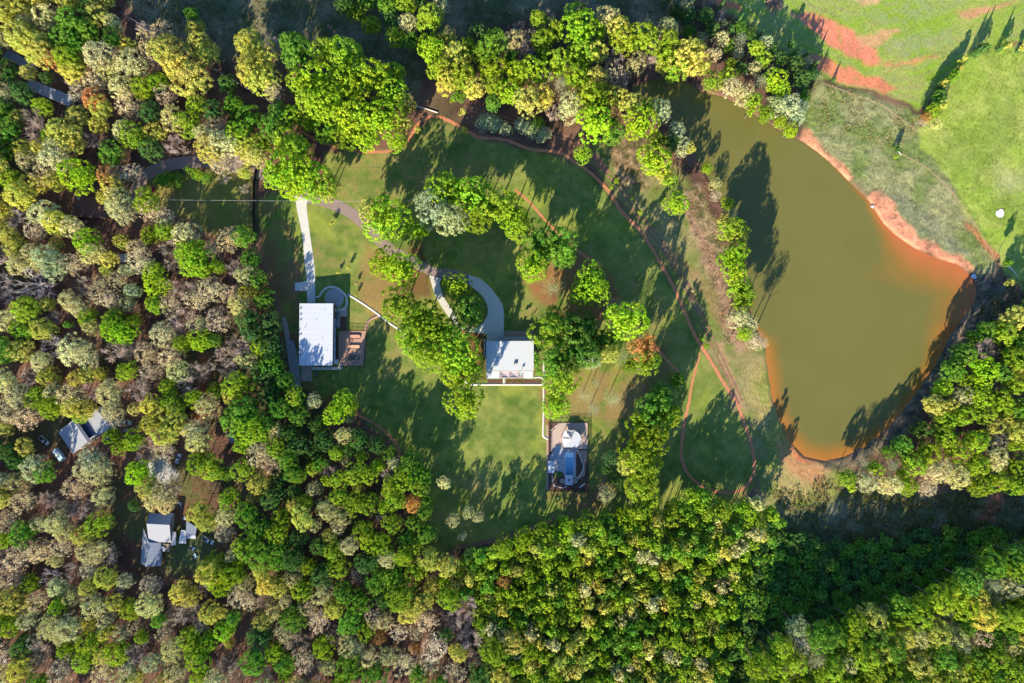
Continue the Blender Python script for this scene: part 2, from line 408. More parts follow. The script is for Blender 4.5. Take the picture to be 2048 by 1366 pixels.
def ground_mat():
    m, N, L, P = material("ground_soil_and_grass")
    P.inputs['Roughness'].default_value = .95; P.inputs['Specular IOR Level'].default_value = .1
    a = N.new('ShaderNodeAttribute'); a.attribute_name = "Col"
    geo = N.new('ShaderNodeNewGeometry')
    mp = N.new('ShaderNodeMapping'); mp.inputs['Rotation'].default_value = (0, 0, math.radians(24)); mp.inputs['Scale'].default_value = (1.0, .38, 1)
    L.new(geo.outputs['Position'], mp.inputs['Vector'])
    def noise(sc, src, det=5, ro=.7):
        n = N.new('ShaderNodeTexNoise'); n.inputs['Scale'].default_value = sc; n.inputs['Detail'].default_value = det; n.inputs['Roughness'].default_value = ro
        L.new(src, n.inputs['Vector']); return n
    nz = noise(1.5, mp.outputs[0]); nf = noise(3.6, geo.outputs['Position'], 3)
    add = N.new('ShaderNodeMath'); add.operation = 'ADD'; L.new(nz.outputs['Fac'], add.inputs[0]); L.new(nf.outputs['Fac'], add.inputs[1])
    amp = N.new('ShaderNodeMapRange'); amp.inputs[3].default_value = .5; amp.inputs[4].default_value = 1.5; L.new(a.outputs['Alpha'], amp.inputs[0])
    sub = N.new('ShaderNodeMath'); sub.operation = 'SUBTRACT'; L.new(add.outputs[0], sub.inputs[0]); sub.inputs[1].default_value = 1.0
    mm = N.new('ShaderNodeMath'); mm.operation = 'MULTIPLY_ADD'; L.new(sub.outputs[0], mm.inputs[0]); L.new(amp.outputs[0], mm.inputs[1]); mm.inputs[2].default_value = 1.0
    cl = N.new('ShaderNodeClamp'); cl.inputs['Min'].default_value = .4; cl.inputs['Max'].default_value = 1.7; L.new(mm.outputs[0], cl.inputs['Value'])
    mul = N.new('ShaderNodeVectorMath'); mul.operation = 'SCALE'
    L.new(a.outputs['Color'], mul.inputs[0]); L.new(cl.outputs[0], mul.inputs['Scale']); L.new(mul.outputs[0], P.inputs['Base Color'])
    b = N.new('ShaderNodeBump'); b.inputs['Distance'].default_value = .35
    st = N.new('ShaderNodeMapRange'); st.inputs[3].default_value = .35; st.inputs[4].default_value = 1.0; L.new(a.outputs['Alpha'], st.inputs[0]); L.new(st.outputs[0], b.inputs['Strength'])
    L.new(add.outputs[0], b.inputs['Height']); L.new(b.outputs[0], P.inputs['Normal'])
    return m
GROUND = ground_mat()
tag(link_mesh("ground", gme, None, GROUND), kind='structure')
fm = simple("far_woodland_floor", lin(92, 104, 52), noise=.5, scale=.05)
x0, y0 = (MG_X0 - 1024) * G, (683 - MG_Y1) * G; x1, y1 = (MG_X1 - 1024) * G, (683 - MG_Y0) * G
o = MB(); o.add([(-far, -far, 0), (far, -far, 0), (far, far, 0), (-far, far, 0), (x0, y0, 0), (x1, y0, 0), (x1, y1, 0), (x0, y1, 0)],
                [(0, 1, 5, 4), (1, 2, 6, 5), (2, 3, 7, 6), (3, 0, 4, 7)])
tag(o.build("distant_ground", fm), kind='structure')

# ---------------------------------------------------------------- pond water
def water_mesh():
    s = 2.0
    X = np.arange(1255, 1960, s); Y = np.arange(148, 930, s)
    ax, ay = np.meshgrid(X, Y); ny_, nx_ = ax.shape
    ax = ax.ravel(); ay = ay.ravel()
    d = -sdf(LAKE, ax, ay)
    keep = (d > -8).reshape(ny_, nx_)
    dd = segdist(LAKE, ax, ay)
    dd = np.where(d < 0, 0, dd)
    # width of the silty margin: broad to the east and south, thin to the north and west
    cx, cy = 1680, 560
    ang = np.arctan2(ay - cy, ax - cx)
    def bump(a0, w): return np.exp(-((np.angle(np.exp(1j * (ang - a0)))) / w) ** 2)
    wdt = 3 + 110 * bump(-.05, .6) + 12 * bump(-1.0, .5) + 12 * bump(.7, .7) + 34 * bump(1.65, .42) + 26 * bump(2.25, .35) 
    wdt = wdt * (1 + (fbm(ax, ay, 60, 77) - .5) * .7) + (fbm(ax, ay, 14, 78) - .5) * 7
    t = np.clip(dd / np.maximum(wdt, 3), 0, 1); t = t * t * (3 - 2 * t)
    olive = np.array(lin(124, 116, 62)); amber = np.array(lin(180, 122, 52)); orange = np.array(lin(204, 114, 68))
    t2 = np.clip(dd / np.maximum(wdt * .45, 3), 0, 1)
    red = np.clip(.25 + bump(-.3, .8) * 1.0, 0, 1)[:, None]
    rim = orange * red + amber * (1 - red)
    silt = np.clip((wdt - 3) / 14, 0, 1)[:, None]; rim = rim * silt + olive * .85 * (1 - silt)
    c = rim * (1 - t2[:, None]) + (amber * .9 * silt + olive * .9 * (1 - silt)) * t2[:, None]
    c = c * (1 - t[:, None]) + olive * t[:, None]
    c *= np.array([.62, .67, .64]) * (1 + (fbm(ax, ay, 60, 55) - .5) * .12)[:, None]
    idx = np.arange(nx_ * ny_).reshape(ny_, nx_)
    q = keep[1:, :-1] & keep[1:, 1:] & keep[:-1, 1:] & keep[:-1, :-1]
    Fq = np.stack([idx[1:, :-1][q], idx[1:, 1:][q], idx[:-1, 1:][q], idx[:-1, :-1][q]], 1)
    used, inv = np.unique(Fq.ravel(), return_inverse=True)
    V = np.stack([(ax - 1024) * G, (683 - ay) * G, np.full(ax.size, -.45)], 1)[used]
    me = np_mesh("pond_water", V, inv.reshape(Fq.shape))
    at = me.color_attributes.new("Col", 'FLOAT_COLOR', 'POINT')
    at.data.foreach_set('color', np.concatenate([c[used], np.ones((len(used), 1))], 1).astype(np.float32).ravel())
    return me
def water_mat():
    m, N, L, P = material("silty_water")
    P.inputs['Roughness'].default_value = .22; P.inputs['IOR'].default_value = 1.33; P.inputs['Specular IOR Level'].default_value = .5
    a = N.new('ShaderNodeAttribute'); a.attribute_name = "Col"; L.new(a.outputs['Color'], P.inputs['Base Color'])
    geo = N.new('ShaderNodeNewGeometry'); nz = N.new('ShaderNodeTexNoise'); nz.inputs['Scale'].default_value = 2.2; nz.inputs['Detail'].default_value = 3
    L.new(geo.outputs['Position'], nz.inputs['Vector'])
    b = N.new('ShaderNodeBump'); b.inputs['Strength'].default_value = .25; b.inputs['Distance'].default_value = .05
    L.new(nz.outputs['Fac'], b.inputs['Height']); L.new(b.outputs[0], P.inputs['Normal'])
    return m
tag(link_mesh("pond_water", water_mesh(), None, water_mat()), kind='structure')

# ---------------------------------------------------------------- trails, roads, drives
def ribbon(name, pts, width, z, mat, wob=.5, step=4.0, seed=0):
    P = catmull(pts, step); r = np.random.default_rng(seed + len(pts))
    V = []; F = []
    for k, p in enumerate(P):
        d = P[min(k + 1, len(P) - 1)] - P[max(k - 1, 0)]; d = d / (np.linalg.norm(d) + 1e-9); n = np.array([-d[1], d[0]])
        ww = width(k / (len(P) - 1)) if callable(width) else width
        a = ww / 2 + r.normal(0, wob * .5); b = ww / 2 + r.normal(0, wob * .5)
        for q, s in ((n * a, 1), (n * a * .3, 1), (-n * b * .3, -1), (-n * b, -1)):
            x, y, _ = W(p[0] + q[0], p[1] + q[1]); V.append((x, y, z))
        if k:
            o_ = 4 * (k - 1)
            for e in range(3): F.append((o_ + e, o_ + e + 1, o_ + e + 5, o_ + e + 4))
    me = np_mesh(name, V, F)
    if me.polygons[0].normal.z < 0: me.flip_normals()
    return tag(link_mesh(name, me, None, mat), kind='structure')
M_TRAIL = simple("trodden_red_clay", lin(198, 130, 92, 0.77), noise=.3, scale=.9, rough=.95, bump=.5, bscale=2)
M_TRACK = simple("rutted_red_soil", lin(150, 110, 92, 0.71), noise=.45, scale=.7, rough=.95, bump=.6, bscale=2)
M_DARKTRACK = simple("leafy_dark_track", lin(118, 86, 74, 0.71), noise=.4, scale=.8, rough=.95, bump=.6, bscale=2)
M_ASPHALT = simple("worn_asphalt", lin(150, 130, 122, 0.75), noise=.18, scale=1.3, rough=.9, bump=.2)
M_CONC = simple("pale_concrete", lin(212, 208, 200, 0.74), noise=.07, scale=.8, rough=.85)
M_CONC2 = simple("weathered_concrete", lin(188, 170, 156, 0.71), noise=.10, scale=.8, rough=.9)
M_GRAVEL = simple("grey_gravel", lin(176, 172, 170, 0.71), noise=.2, scale=6, rough=.95, bump=.5, bscale=10)
M_GRAVELB = simple("buff_gravel", lin(186, 158, 134, 0.71), noise=.2, scale=6, rough=.95, bump=.5, bscale=10)
ribbon("dirt_trail", TRAIL, lambda t: 6.4 - 3 * max(0, t * 12 - 11), .03, M_TRAIL, .9)
ribbon("dirt_trail", TRAIL_S, 5.5, .03, M_TRAIL, .9, seed=2)
ribbon("dirt_trail", TRAIL_S2, lambda t: 6.0 + 2 * math.sin(9 * t), .03, M_TRACK, 1.2, seed=3)
ribbon("dirt_trail", TRAIL_IN, 5, .03, M_TRAIL, 1.0, seed=4)
ribbon("dirt_trail", TRAIL_E, 5, .03, M_TRAIL, 1.0, seed=5)
for off in (-4, 4):
    ribbon("wheel_rut", [(x + off * .8, y - off * .7) for x, y in TRACK], 3.4, .034, M_TRACK, 1.8, seed=6 + off)
ribbon("dirt_track", [(1150, 285), (1170, 296), (1195, 318), (1215, 345)], lambda t: 16 - 6 * t, .026, M_TRACK, 2.0, seed=9)
ribbon("dirt_track", ROAD_NW, 15, .03, M_DARKTRACK, 2.0, seed=11)
ribbon("dirt_track", TRACK_N, 5, .03, M_TRACK, 1.5, seed=12)
ribbon("dirt_track", RED_DITCH, 6, .03, M_TRACK, 1.5, seed=13)
ribbon("asphalt_road", ROAD_W, lambda t: 24 - 6 * max(0, t * 2 - 1), .036, M_ASPHALT, .5, seed=14)
# edge line of bare soil beside the road is part of the ground; concrete drive to the barn, cast in slabs
def slabs(name, left, right, z, mat, n, label=None, gap=.04):
    root = empty(name, W(*left[0], 0)); tag(root, kind='structure')
    Lp = catmull(left, 2.0); Rp = catmull(right, 2.0)
    def at(P, t):
        L_ = [0.0]
        for k in range(1, len(P)): L_.append(L_[-1] + float(np.linalg.norm(P[k] - P[k - 1])))
        s = t * L_[-1]
        for k in range(1, len(P)):
            if L_[k] >= s - 1e-9:
                u = (s - L_[k - 1]) / (L_[k] - L_[k - 1] + 1e-9); return P[k - 1] * (1 - u) + P[k] * u
        return P[-1]
    for k in range(n):
        t0, t1 = k / n, (k + 1) / n
        sub = 3
        ts = [t0 + (t1 - t0) * j / sub for j in range(sub + 1)]
        a = [at(Lp, t) for t in ts]; b = [at(Rp, t) for t in ts]
        d = (a[-1] - a[0]); d = d / (np.linalg.norm(d) + 1e-9) * (gap / G / 2)
        a[0] = a[0] + d; b[0] = b[0] + d; a[-1] = a[-1] - d; b[-1] = b[-1] - d
        poly = a + b[::-1]
        pts = [W(q[0], q[1])[:2] for q in poly]
        m = MB().prism(pts, 0, z + random.uniform(-.004, .004)); s_ = m.build("slab", mat)
        s_.parent = root; s_.matrix_parent_inverse = Matrix.Translation(-Vector(root.location))
    return root
slabs("barn_driveway", [(590, 389), (594, 420), (604, 468), (609, 520), (612.7, 555), (614, 582), (614.5, 606)],
      [(616, 400), (613.5, 414), (620, 468), (626, 510), (629.5, 540), (630.3, 570), (630.3, 606)], .07, M_CONC, 11)
slabs("turning_stub", [(590, 565), (600, 565), (613, 561)], [(590, 581), (600, 581), (614, 582)], .066, M_CONC, 1)
slabs("loop_driveway", [(937, 550), (963, 559), (987.6, 583.5), (1004, 608), (1007.7, 630), (1007.7, 655), (1007.7, 682)],
      [(940, 571), (963, 590), (974, 610), (975, 631), (967, 645), (973, 662), (974, 682)], .07, M_CONC, 10)
slabs("loop_driveway", [(858.4, 550.7), (868.7, 585.6), (885, 616), (905.6, 643), (928, 661), (946, 665)],
      [(884, 558), (879, 567), (889, 596), (909.7, 628.6), (922, 650), (955, 656)], .062, M_CONC, 9)
slabs("carport_apron", [(1008, 673), (1067.5, 673)], [(1008, 682), (1067.5, 682)], .07, M_CONC, 4)
flat([(954, 657), (967, 645), (973, 662), (974, 668), (946, 665)], .058, "loop_driveway", M_CONC); bpy.data.objects["loop_driveway.002"]['kind'] = 'structure'
tag(flat([(1008, 661.5), (1066, 661.5), (1066, 672.4), (1008, 672.4)], .04, "gravel_strip", M_GRAVELB), kind='structure')
tag(flat([(571, 681), (585, 680), (592, 697), (597, 725), (601, 760), (600, 775), (584, 776), (579, 735)], .04, "gravel_driveway", M_GRAVEL), kind='structure')
tag(flat([(564, 637), (570, 633), (575, 645), (580, 672), (578, 681), (571, 680), (567, 655)], .044, "gravel_driveway", M_CONC2), kind='structure')
def walk(name, pts, w, z, mat, sl=None):
    P = catmull(pts, 3.0); L_ = []; R_ = []
    for k, p in enumerate(P):
        d = P[min(k + 1, len(P) - 1)] - P[max(k - 1, 0)]; d = d / (np.linalg.norm(d) + 1e-9); n = np.array([-d[1], d[0]])
        L_.append(tuple(p + n * w / 2)); R_.append(tuple(p - n * w / 2))
    V = []; F = []
    for k in range(len(P)):
        for q in (L_[k], R_[k]):
            x, y, _ = W(*q); V += [(x, y, z), (x, y, 0)]
        if k:
            a = 4 * (k - 1); b = 4 * k
            F += [(a, a + 2, b + 2, b), (a + 1, a, b, b + 1), (a + 2, a + 3, b + 3, b + 2)]
    me = np_mesh(name, V, F)
    if sum(p.normal.z for p in me.polygons) < 0: me.flip_normals()
    return tag(link_mesh(name, me, None, mat), kind='structure')
walk("garden_walk", [(696, 589), (712, 598), (735, 613), (752, 625), (775, 643), (800, 660), (825, 680)], 4.2, .075, M_CONC)
walk("oval_walk", [(631, 594.5), (638, 594), (642, 587), (650, 578), (660, 574), (671, 575), (684, 583), (692, 593), (693.5, 606), (690, 616), (680, 619.5), (674, 619)], 4.0, .085, M_CONC)
walk("garden_walk", [(757, 631), (747, 635), (738, 641), (733, 650), (731, 661)], 5.0, .05, simple("brown_path", lin(150, 116, 104), noise=.15))
walk("garden_walk", [(930, 762), (938, 767.5), (952, 769), (1000, 769), (1050, 769), (1085, 769)], 4.2, .08, M_CONC)
walk("garden_walk", [(1087.5, 722), (1087.5, 769), (1087.5, 820), (1086.5, 868), (1089, 874), (1096, 878)], 4.0, .088, M_CONC)
walk("garden_walk", [(1068, 755), (1080, 754), (1086, 758)], 3.2, .070, M_CONC)
walk("garden_walk", [(1008.5, 756), (1008.5, 767.5)], 5.0, .072, M_CONC)
walk("garden_walk", [(949, 664), (958, 665), (967, 661.5)], 2.0, .078, M_CONC)
walk("garden_walk", [(972, 678), (969, 682), (969, 700), (969, 715)], 2.2, .078, M_CONC)
gp = [(664 + 21 * math.cos(a) * (1 if math.cos(a) > 0 else .85) + 3, 597 + 20 * math.sin(a)) for a in np.linspace(0, 2 * math.pi, 28, endpoint=False)]
tag(flat(gp, .05, "gravel_oval", M_GRAVEL), kind='structure')
tag(flat([(603, 732), (624, 732), (624, 762), (603, 762)], .08, "concrete_pad", M_CONC2, .08), kind='structure')
tag(flat([(624.3, 734), (678, 734), (678, 729), (684, 729), (684, 739), (624.3, 740)], .075, "concrete_pad", M_CONC, .07), kind='structure')
tag(flat([(680, 618), (694, 618), (694, 633), (680, 633)], .06, "concrete_pad", M_CONC2, .05), kind='structure')

# ---------------------------------------------------------------- buildings
M_ROOFW = simple("white_metal_roof", (.44, .46, .49), rough=.45, noise=.04, scale=.5, spec=.4)
M_ROOFG = simple("grey_metal_roof", lin(176, 180, 188, .62), rough=.5, noise=.12, scale=.6)
M_ROOFGL = simple("pale_grey_shingle_roof", lin(196, 200, 210, .46), rough=.8, noise=.12, scale=1.2, bump=.2)
M_ROOFB = simple("blue_grey_metal_roof", lin(140, 152, 172, .62), rough=.5, noise=.12, scale=.6)
M_ROOFBR = simple("brown_shingle_roof", lin(118, 84, 76, .62), rough=.9, noise=.4, scale=1.0, bump=.3)
M_WALL = simple("pale_siding", lin(196, 188, 176, .62), noise=.08)
M_WALLD = simple("dark_siding", lin(92, 84, 78), noise=.12)
M_TRIM = simple("white_trim", (.42, .45, .49), noise=.04, rough=.6)
M_BLACK = simple("black_painted_metal", (.015, .015, .017), rough=.5, noise=.2)
M_WOOD = simple("weathered_timber", lin(150, 124, 100), noise=.3, scale=3)
M_BARK = simple("grey_bark", lin(118, 104, 92), noise=.35, scale=2, rough=.95)
M_BARKD = simple("brown_bark", lin(104, 80, 64), noise=.35, scale=2, rough=.95)
M_GLASS = simple("dark_glass", (.02, .03, .05), rough=.08, noise=.2, spec=.6)
M_SOIL = simple("garden_soil", lin(92, 64, 56), noise=.4, scale=2, bump=.5)
M_STEEL = simple("galvanised_steel", (.12, .12, .13), rough=.45, metal=.6, noise=.2)

def panels(parent, quad_px, z4, n, mat, name="roof_panel", thick=.10, gap=.006, along=0):
    """Roof of n strips. quad_px: a, b, c, d corners; strips divide a-b / d-c (along=0)."""
    a, b, c, d = [Vector(W(x, y, z)) for (x, y), z in zip(quad_px, z4)]
    if along: a, b, c, d = b, c, d, a
    out = []
    for k in range(n):
        t0, t1 = k / n, (k + 1) / n
        g = gap / max((b - a).length, .1)
        p = [a.lerp(b, t0 + g * .5), a.lerp(b, t1 - g * .5), d.lerp(c, t1 - g * .5), d.lerp(c, t0 + g * .5)]
        m = MB(); m.prism([(q.x, q.y) for q in p], [q.z - thick for q in p], [q.z for q in p])
        # raised standing seam along one edge
        s0, s1 = p[0] + Vector((0, 0, .03)), p[3] + Vector((0, 0, .03))
        m.tube(s0 - Vector((0, 0, .025)), s1 - Vector((0, 0, .025)), .022, n=4)
        o = m.build(name, mat, parent)
        out.append(o)
    # deck under the panels, so no light leaks through the joints
    m = MB(); q = [a, b, c, d]; ctr = (a + b + c + d) / 4
    q = [ctr + (v - ctr) * .985 for v in q]
    m.prism([(v.x, v.y) for v in q], [v.z - thick - .12 for v in q], [v.z - thick - .004 for v in q])
    dk = m.build("roof_deck", mat, parent)
    return out

def in_obj(root, o):
    o.parent = root
    o.matrix_parent_inverse = Matrix.Translation(-Vector(root.location))
    return o

def walls(root, quad_px, ztop, inset=.5, mat=M_WALL, windows=True, z4=None):
    z4 = z4 or [ztop] * 4
    P = [Vector(W(x, y, z)) for (x, y), z in zip(quad_px, z4)]
    c = sum(P, Vector()) / len(P)
    Q = []
    for v in P:
        d = Vector((v.x - c.x, v.y - c.y, 0)); Q.append(v - d.normalized() * inset * 1.4)
    m = MB(); m.prism([(q.x, q.y) for q in Q], 0, [q.z - .26 for q in Q])
    in_obj(root, m.build("wall", mat))
    if windows:
        n = len(Q)
        for i in range(n):
            a, b = Q[i], Q[(i + 1) % n]; L_ = (b - a).to_2d().length
            if L_ < 3: continue
            d = (b - a); d.z = 0; d.normalize(); nrm = Vector((d.y, -d.x, 0))
            if (a + nrm - c).to_2d().length < (a - nrm - c).to_2d().length: nrm = -nrm
            k = max(1, int(L_ / 4))
            for j in range(k):
                p = a + d * (L_ * (j + .5) / k) + nrm * .02; rz = math.atan2(d.y, d.x)
                fr = MB().box((p.x, p.y, 1.6), (1.3, .10, 1.3), rz).build("window", M_TRIM); in_obj(root, fr)
                p2 = p + nrm * .06
                pn = MB().box((p2.x, p2.y, 1.6), (1.1, .04, 1.1), rz).build("pane", M_GLASS)
                pn.parent = fr; pn.matrix_parent_inverse = fr.matrix_parent_inverse.copy()

def building(name, px, py, label, cat="house"):
    r = empty(name, W(px, py, 0)); tag(r, label, cat); return r

# --- the barn
barn = building("barn", 632, 668, "long barn with a bright white metal roof beside the raised-bed patio", "barn")
Q = [(599, 607), (666.3, 607), (664.8, 731), (597.8, 731)]
roof = empty("roof", W(632, 668, 6.2)); in_obj(barn, roof)
for o in panels(None, Q, [6.0, 6.8, 6.8, 6.0], 12, M_ROOFW, along=1): pass
for o in list(COL.objects):
    if o.name.startswith(("roof_panel", "roof_deck")) and o.parent is None: in_obj(roof, o)
walls(barn, Q, 6.0, .35, M_WALLD, z4=[6.0, 6.8, 6.8, 6.0])
for yy in (617, 629, 640, 669, 702, 709):
    x, y, z = W(601.5, yy, 6.1); in_obj(barn, MB().box((x, y, 6.25), (.45, .35, .4)).build("roof_vent", M_STEEL))
for xx, yy in ((632, 640), (645, 676), (650, 620), (655, 700), (640, 712), (610, 655)):
    x, y, z = W(xx, yy, 6.4); in_obj(barn, MB().tube((x, y, 6.2), (x, y, 6.9), .09).build("vent_pipe", M_STEEL))
a = W(667.6, 637, 4.4); b = W(670.8, 725, 4.2)
for k in range(5):
    t0, t1 = k / 5, (k + 1) / 5
    ya = a[1] + (b[1] - a[1]) * t0 - .05; yb = a[1] + (b[1] - a[1]) * t1 + .05
    in_obj(barn, MB().prism([(a[0] - .25, ya), (b[0], ya), (b[0], yb), (a[0] - .25, yb)], [4.5, 4.2, 4.2, 4.5], [4.6, 4.3, 4.3, 4.6]).build("awning_panel", M_ROOFG))
    in_obj(barn, MB().tube((b[0] - .1, ya, 0), (b[0] - .1, ya, 4.2), .08).build("awning_post", M_BLACK))
pr = building("porch_shed", 671, 724, "small square white roofed lean-to at the barn's lower right corner", "shed")
panels(pr, [(666.5, 719), (675.5, 718.5), (675, 728.5), (666.3, 728)], [3.0] * 4, 2, M_ROOFW)
for o in list(pr.children): o.matrix_parent_inverse = Matrix.Translation(-Vector(pr.location))
walls(pr, [(666.5, 719), (675.5, 718.5), (675, 728.5), (666.3, 728)], 3.0, .15, M_WALL, False)
for k, yy in enumerate((622.5, 627, 631.5)):
    x, y, z = W(676, yy, .5)
    r = empty("air_conditioner", (x, y, 0)); tag(r, ["northernmost pale air conditioner unit beside the barn wall", "middle pale air conditioner unit beside the barn wall", "southernmost pale air conditioner unit beside the barn wall"][k], "air conditioner", "air conditioners along the barn wall")
    in_obj(r, MB().box((x, y, .45), (1.1, .55, .8)).build("casing", M_TRIM)); in_obj(r, MB().tube((x, y, .86), (x, y, .93), .24, n=10).build("fan_grille", M_BLACK))
# patio, raised beds, fence
tag(flat([(677, 662), (733, 662), (727.5, 732), (677, 732)], .05, "patio", simple("buff_brick_paving", lin(200, 158, 132, .62), noise=.12, scale=3), .05), kind='structure')
tag(flat([(669, 673), (676.6, 673), (676.6, 722), (669, 722)], .045, "garden_bed", M_SOIL, .04), kind='structure')
tag(flat([(669, 634), (680, 634), (680, 655), (669, 655)], .045, "garden_bed", M_GRAVEL, .04), kind='structure')
tag(flat([(681, 634), (693, 634), (693, 660), (681, 660)], .042, "garden_bed", M_SOIL, .04), kind='structure')
def stadium(cx, cy, L_, Wd, n=8):
    r = Wd / 2; h = L_ / 2 - r; pts = []
    for k in range(n + 1): t = -math.pi / 2 + math.pi * k / n; pts.append((cx + h + r * math.cos(t), cy + r * math.sin(t)))
    for k in range(n + 1): t = math.pi / 2 + math.pi * k / n; pts.append((cx - h + r * math.cos(t), cy + r * math.sin(t)))
    return pts
for k, (xx, yy, soil, lab) in enumerate(((708.5, 673.5, lin(196, 140, 116), "oval raised garden bed nearest the patio fence corner"),
                          (708, 694, lin(204, 156, 124), "oval raised garden bed in the middle of the barn patio"),
                          (706.5, 715.5, lin(84, 84, 70), "dark planted oval raised garden bed at the patio's lower end"))):
    cx, cy, _ = W(xx, yy, .3); r = empty("raised_bed", (cx, cy, 0)); tag(r, lab, "garden bed", "raised beds on the barn patio")
    m = MB(); o_ = stadium(cx, cy, 5.6, 1.9); i_ = stadium(cx, cy, 5.35, 1.65); n = len(o_)
    m.add([(x, y, 0) for x, y in o_] + [(x, y, .62) for x, y in o_] + [(x, y, .62) for x, y in i_] + [(x, y, .4) for x, y in i_],
          [f for q in range(n) for f in ((q, (q + 1) % n, n + (q + 1) % n, n + q), (n + q, n + (q + 1) % n, 2 * n + (q + 1) % n, 2 * n + q), (2 * n + q, 2 * n + (q + 1) % n, 3 * n + (q + 1) % n, 3 * n + q))])
    in_obj(r, m.build("tank_wall", M_STEEL)); m = MB(); m.prism(stadium(cx, cy, 5.33, 1.63), .3, .5)
    in_obj(r, m.build("soil", simple("bed_soil", soil, noise=.25, scale=3, bump=.4)))
def fence(name, pts_px, h, rails, label, cat="fence", closed=False, sp=2.4, mat=M_BLACK, pr_=.06, mesh=False):
    P = [Vector(W(x, y, 0)) for x, y in pts_px]
    if closed: P.append(P[0])
    r = empty(name, P[0]); tag(r, label, cat)
    post = None
    for a, b in zip(P[:-1], P[1:]):
        L_ = (b - a).length; n = max(1, round(L_ / sp)); d = (b - a) / n
        for k in range(n):
            p = a + d * k - P[0]
            if post is None:
                post = MB().box((0, 0, h / 2), (pr_ * 2, pr_ * 2, h)).build("post", mat, r); o = post
            else:
                o = post.copy(); COL.objects.link(o)
            o.location = p; o.parent = r
        for zr in rails:
            q = a - P[0]; w = b - P[0]
            MB().tube((q.x, q.y, zr), (w.x, w.y, zr), pr_ * .8, n=4).build("rail", mat, r)
        if mesh:
            m = MB()
            for k in range(int(L_ / .22)):
                p = a + (b - a) * ((k + .5) * .22 / L_) - P[0]; m.box((p.x, p.y, h / 2), (.02, .02, h - .1))
            o = m.build("pickets", mat, r); o['kind'] = 'stuff'
    o = post.copy(); COL.objects.link(o); o.location = P[-1] - P[0]; o.parent = r
    return r
fence("patio_fence", [(670, 661), (733.5, 662), (728, 733), (679, 733)], 1.7, (.15, .85, 1.65), "black rail fence with posts around the raised-bed patio", mesh=True)
# --- the house with the loop drive
hs = building("house", 1020, 712, "square white roofed house at the foot of the loop driveway")
Q = [(972.2, 682), (1067.5, 682), (1067.5, 741.3), (972.2, 741.3)]
roof = empty("roof", W(1020, 712, 4.4)); in_obj(hs, roof)
n0 = set(COL.objects)
panels(None, Q, [4.7, 4.7, 4.3, 4.3], 10, M_ROOFW)
for o in set(COL.objects) - n0: in_obj(roof, o)
walls(hs, Q, 4.3, .6, M_WALL, z4=[4.7, 4.7, 4.3, 4.3])
x, y, z = W(1031, 726.5, 4.9)
in_obj(hs, MB().box((x - .5, y, 4.75), (.3, 1.0, .7)).box((x + .5, y, 4.75), (.3, 1.0, .7)).box((x, y + .4, 4.75), (.75, .25, .7)).build("chimney", M_BLACK))
for qx, lab in (((973.2, 998.8), None), ((1047, 1066), None)):
    n0 = set(COL.objects)
    panels(None, [(qx[0], 742.3), (qx[1], 742.3), (qx[1], 757), (qx[0], 757)], [3.6, 3.6, 3.3, 3.3], 2, M_ROOFW, "porch_roof_panel")
    for o in set(COL.objects) - n0: in_obj(hs, o)
for xx in (974, 998, 1019, 1038, 1048, 1065):
    x, y, _ = W(xx, 756, 1.6); in_obj(hs, MB().tube((x, y, 0), (x, y, 3.15), .08).build("porch_post", M_TRIM))
x0_, y0_, _ = W(999, 741, 0); x1_, y1_, _ = W(1047, 757, 0)
tag(MB().box(((x0_ + x1_) / 2, (y0_ + y1_) / 2, .06), (x1_ - x0_, y0_ - y1_, .12)).build("porch_deck", simple("grey_deck", lin(150, 136, 140), noise=.1)), kind='structure')
M_SAIL = simple("mauve_grey_canvas", lin(184, 170, 182, .62), noise=.06, rough=.9)
M_SAILW = simple("white_canvas", lin(236, 236, 236, .62), noise=.04, rough=.9)
def sail(name, corners, label, mat, sag=.12, dip=.35, rim=None):
    """corners: list of (px, py, z); edges bow inward, the middle dips."""
    P = [Vector(W(*c)) for c in corners]; ctr = sum(P, Vector()) / len(P); n = 8
    r = empty(name, (ctr.x, ctr.y, 0)); tag(r, label, "shade sail")
    ring = []
    for a, b in zip(P, P[1:] + P[:1]):
        for k in range(n):
            t = k / n; p = a.lerp(b, t); p = p.lerp(ctr, sag * 4 * t * (1 - t)); ring.append(p)
    V = []; F = []; R_ = 5; m_ = len(ring)
    for j in range(R_):
        s = 1 - j / R_
        for p in ring: q = ctr.lerp(p, s); q.z = q.z - dip * (1 - s * s); V.append(q)
    V.append(Vector((ctr.x, ctr.y, ctr.z - dip)))
    for j in range(R_ - 1):
        for k in range(m_): F.append((j * m_ + k, j * m_ + (k + 1) % m_, (j + 1) * m_ + (k + 1) % m_, (j + 1) * m_ + k))
    for k in range(m_): F.append(((R_ - 1) * m_ + k, (R_ - 1) * m_ + (k + 1) % m_, len(V) - 1))
    m = MB(); m.add(V, F); in_obj(r, m.build("canvas", mat, smooth=True))
    m = MB()
    for a, b in zip(ring, ring[1:] + ring[:1]): m.tube(a, b, .06, n=4)
    in_obj(r, m.build("hem", M_SAILW))
    for p in P: in_obj(r, MB().tube((p.x, p.y, 0), p, .06).build("post", M_TRIM))
sail("shade_sail", [(1001, 743, 3.2), (1017.5, 742, 3.6), (1017.5, 755, 3.0), (1002, 755, 3.2)], "mauve-grey shade sail on the left half of the house porch", M_SAIL, .10)
sail("shade_sail", [(1019.5, 742, 3.2), (1036, 742.5, 3.5), (1036, 755, 3.1), (1020, 754.5, 3.2)], "mauve-grey shade sail right of its twin over the house porch", M_SAIL, .07)
sail("shade_sail", [(1039, 743, 3.4), (1047.5, 742, 3.3), (1038, 754.5, 3.4)], "small white triangular shade sail beside the porch flagpole", M_SAILW, .10)
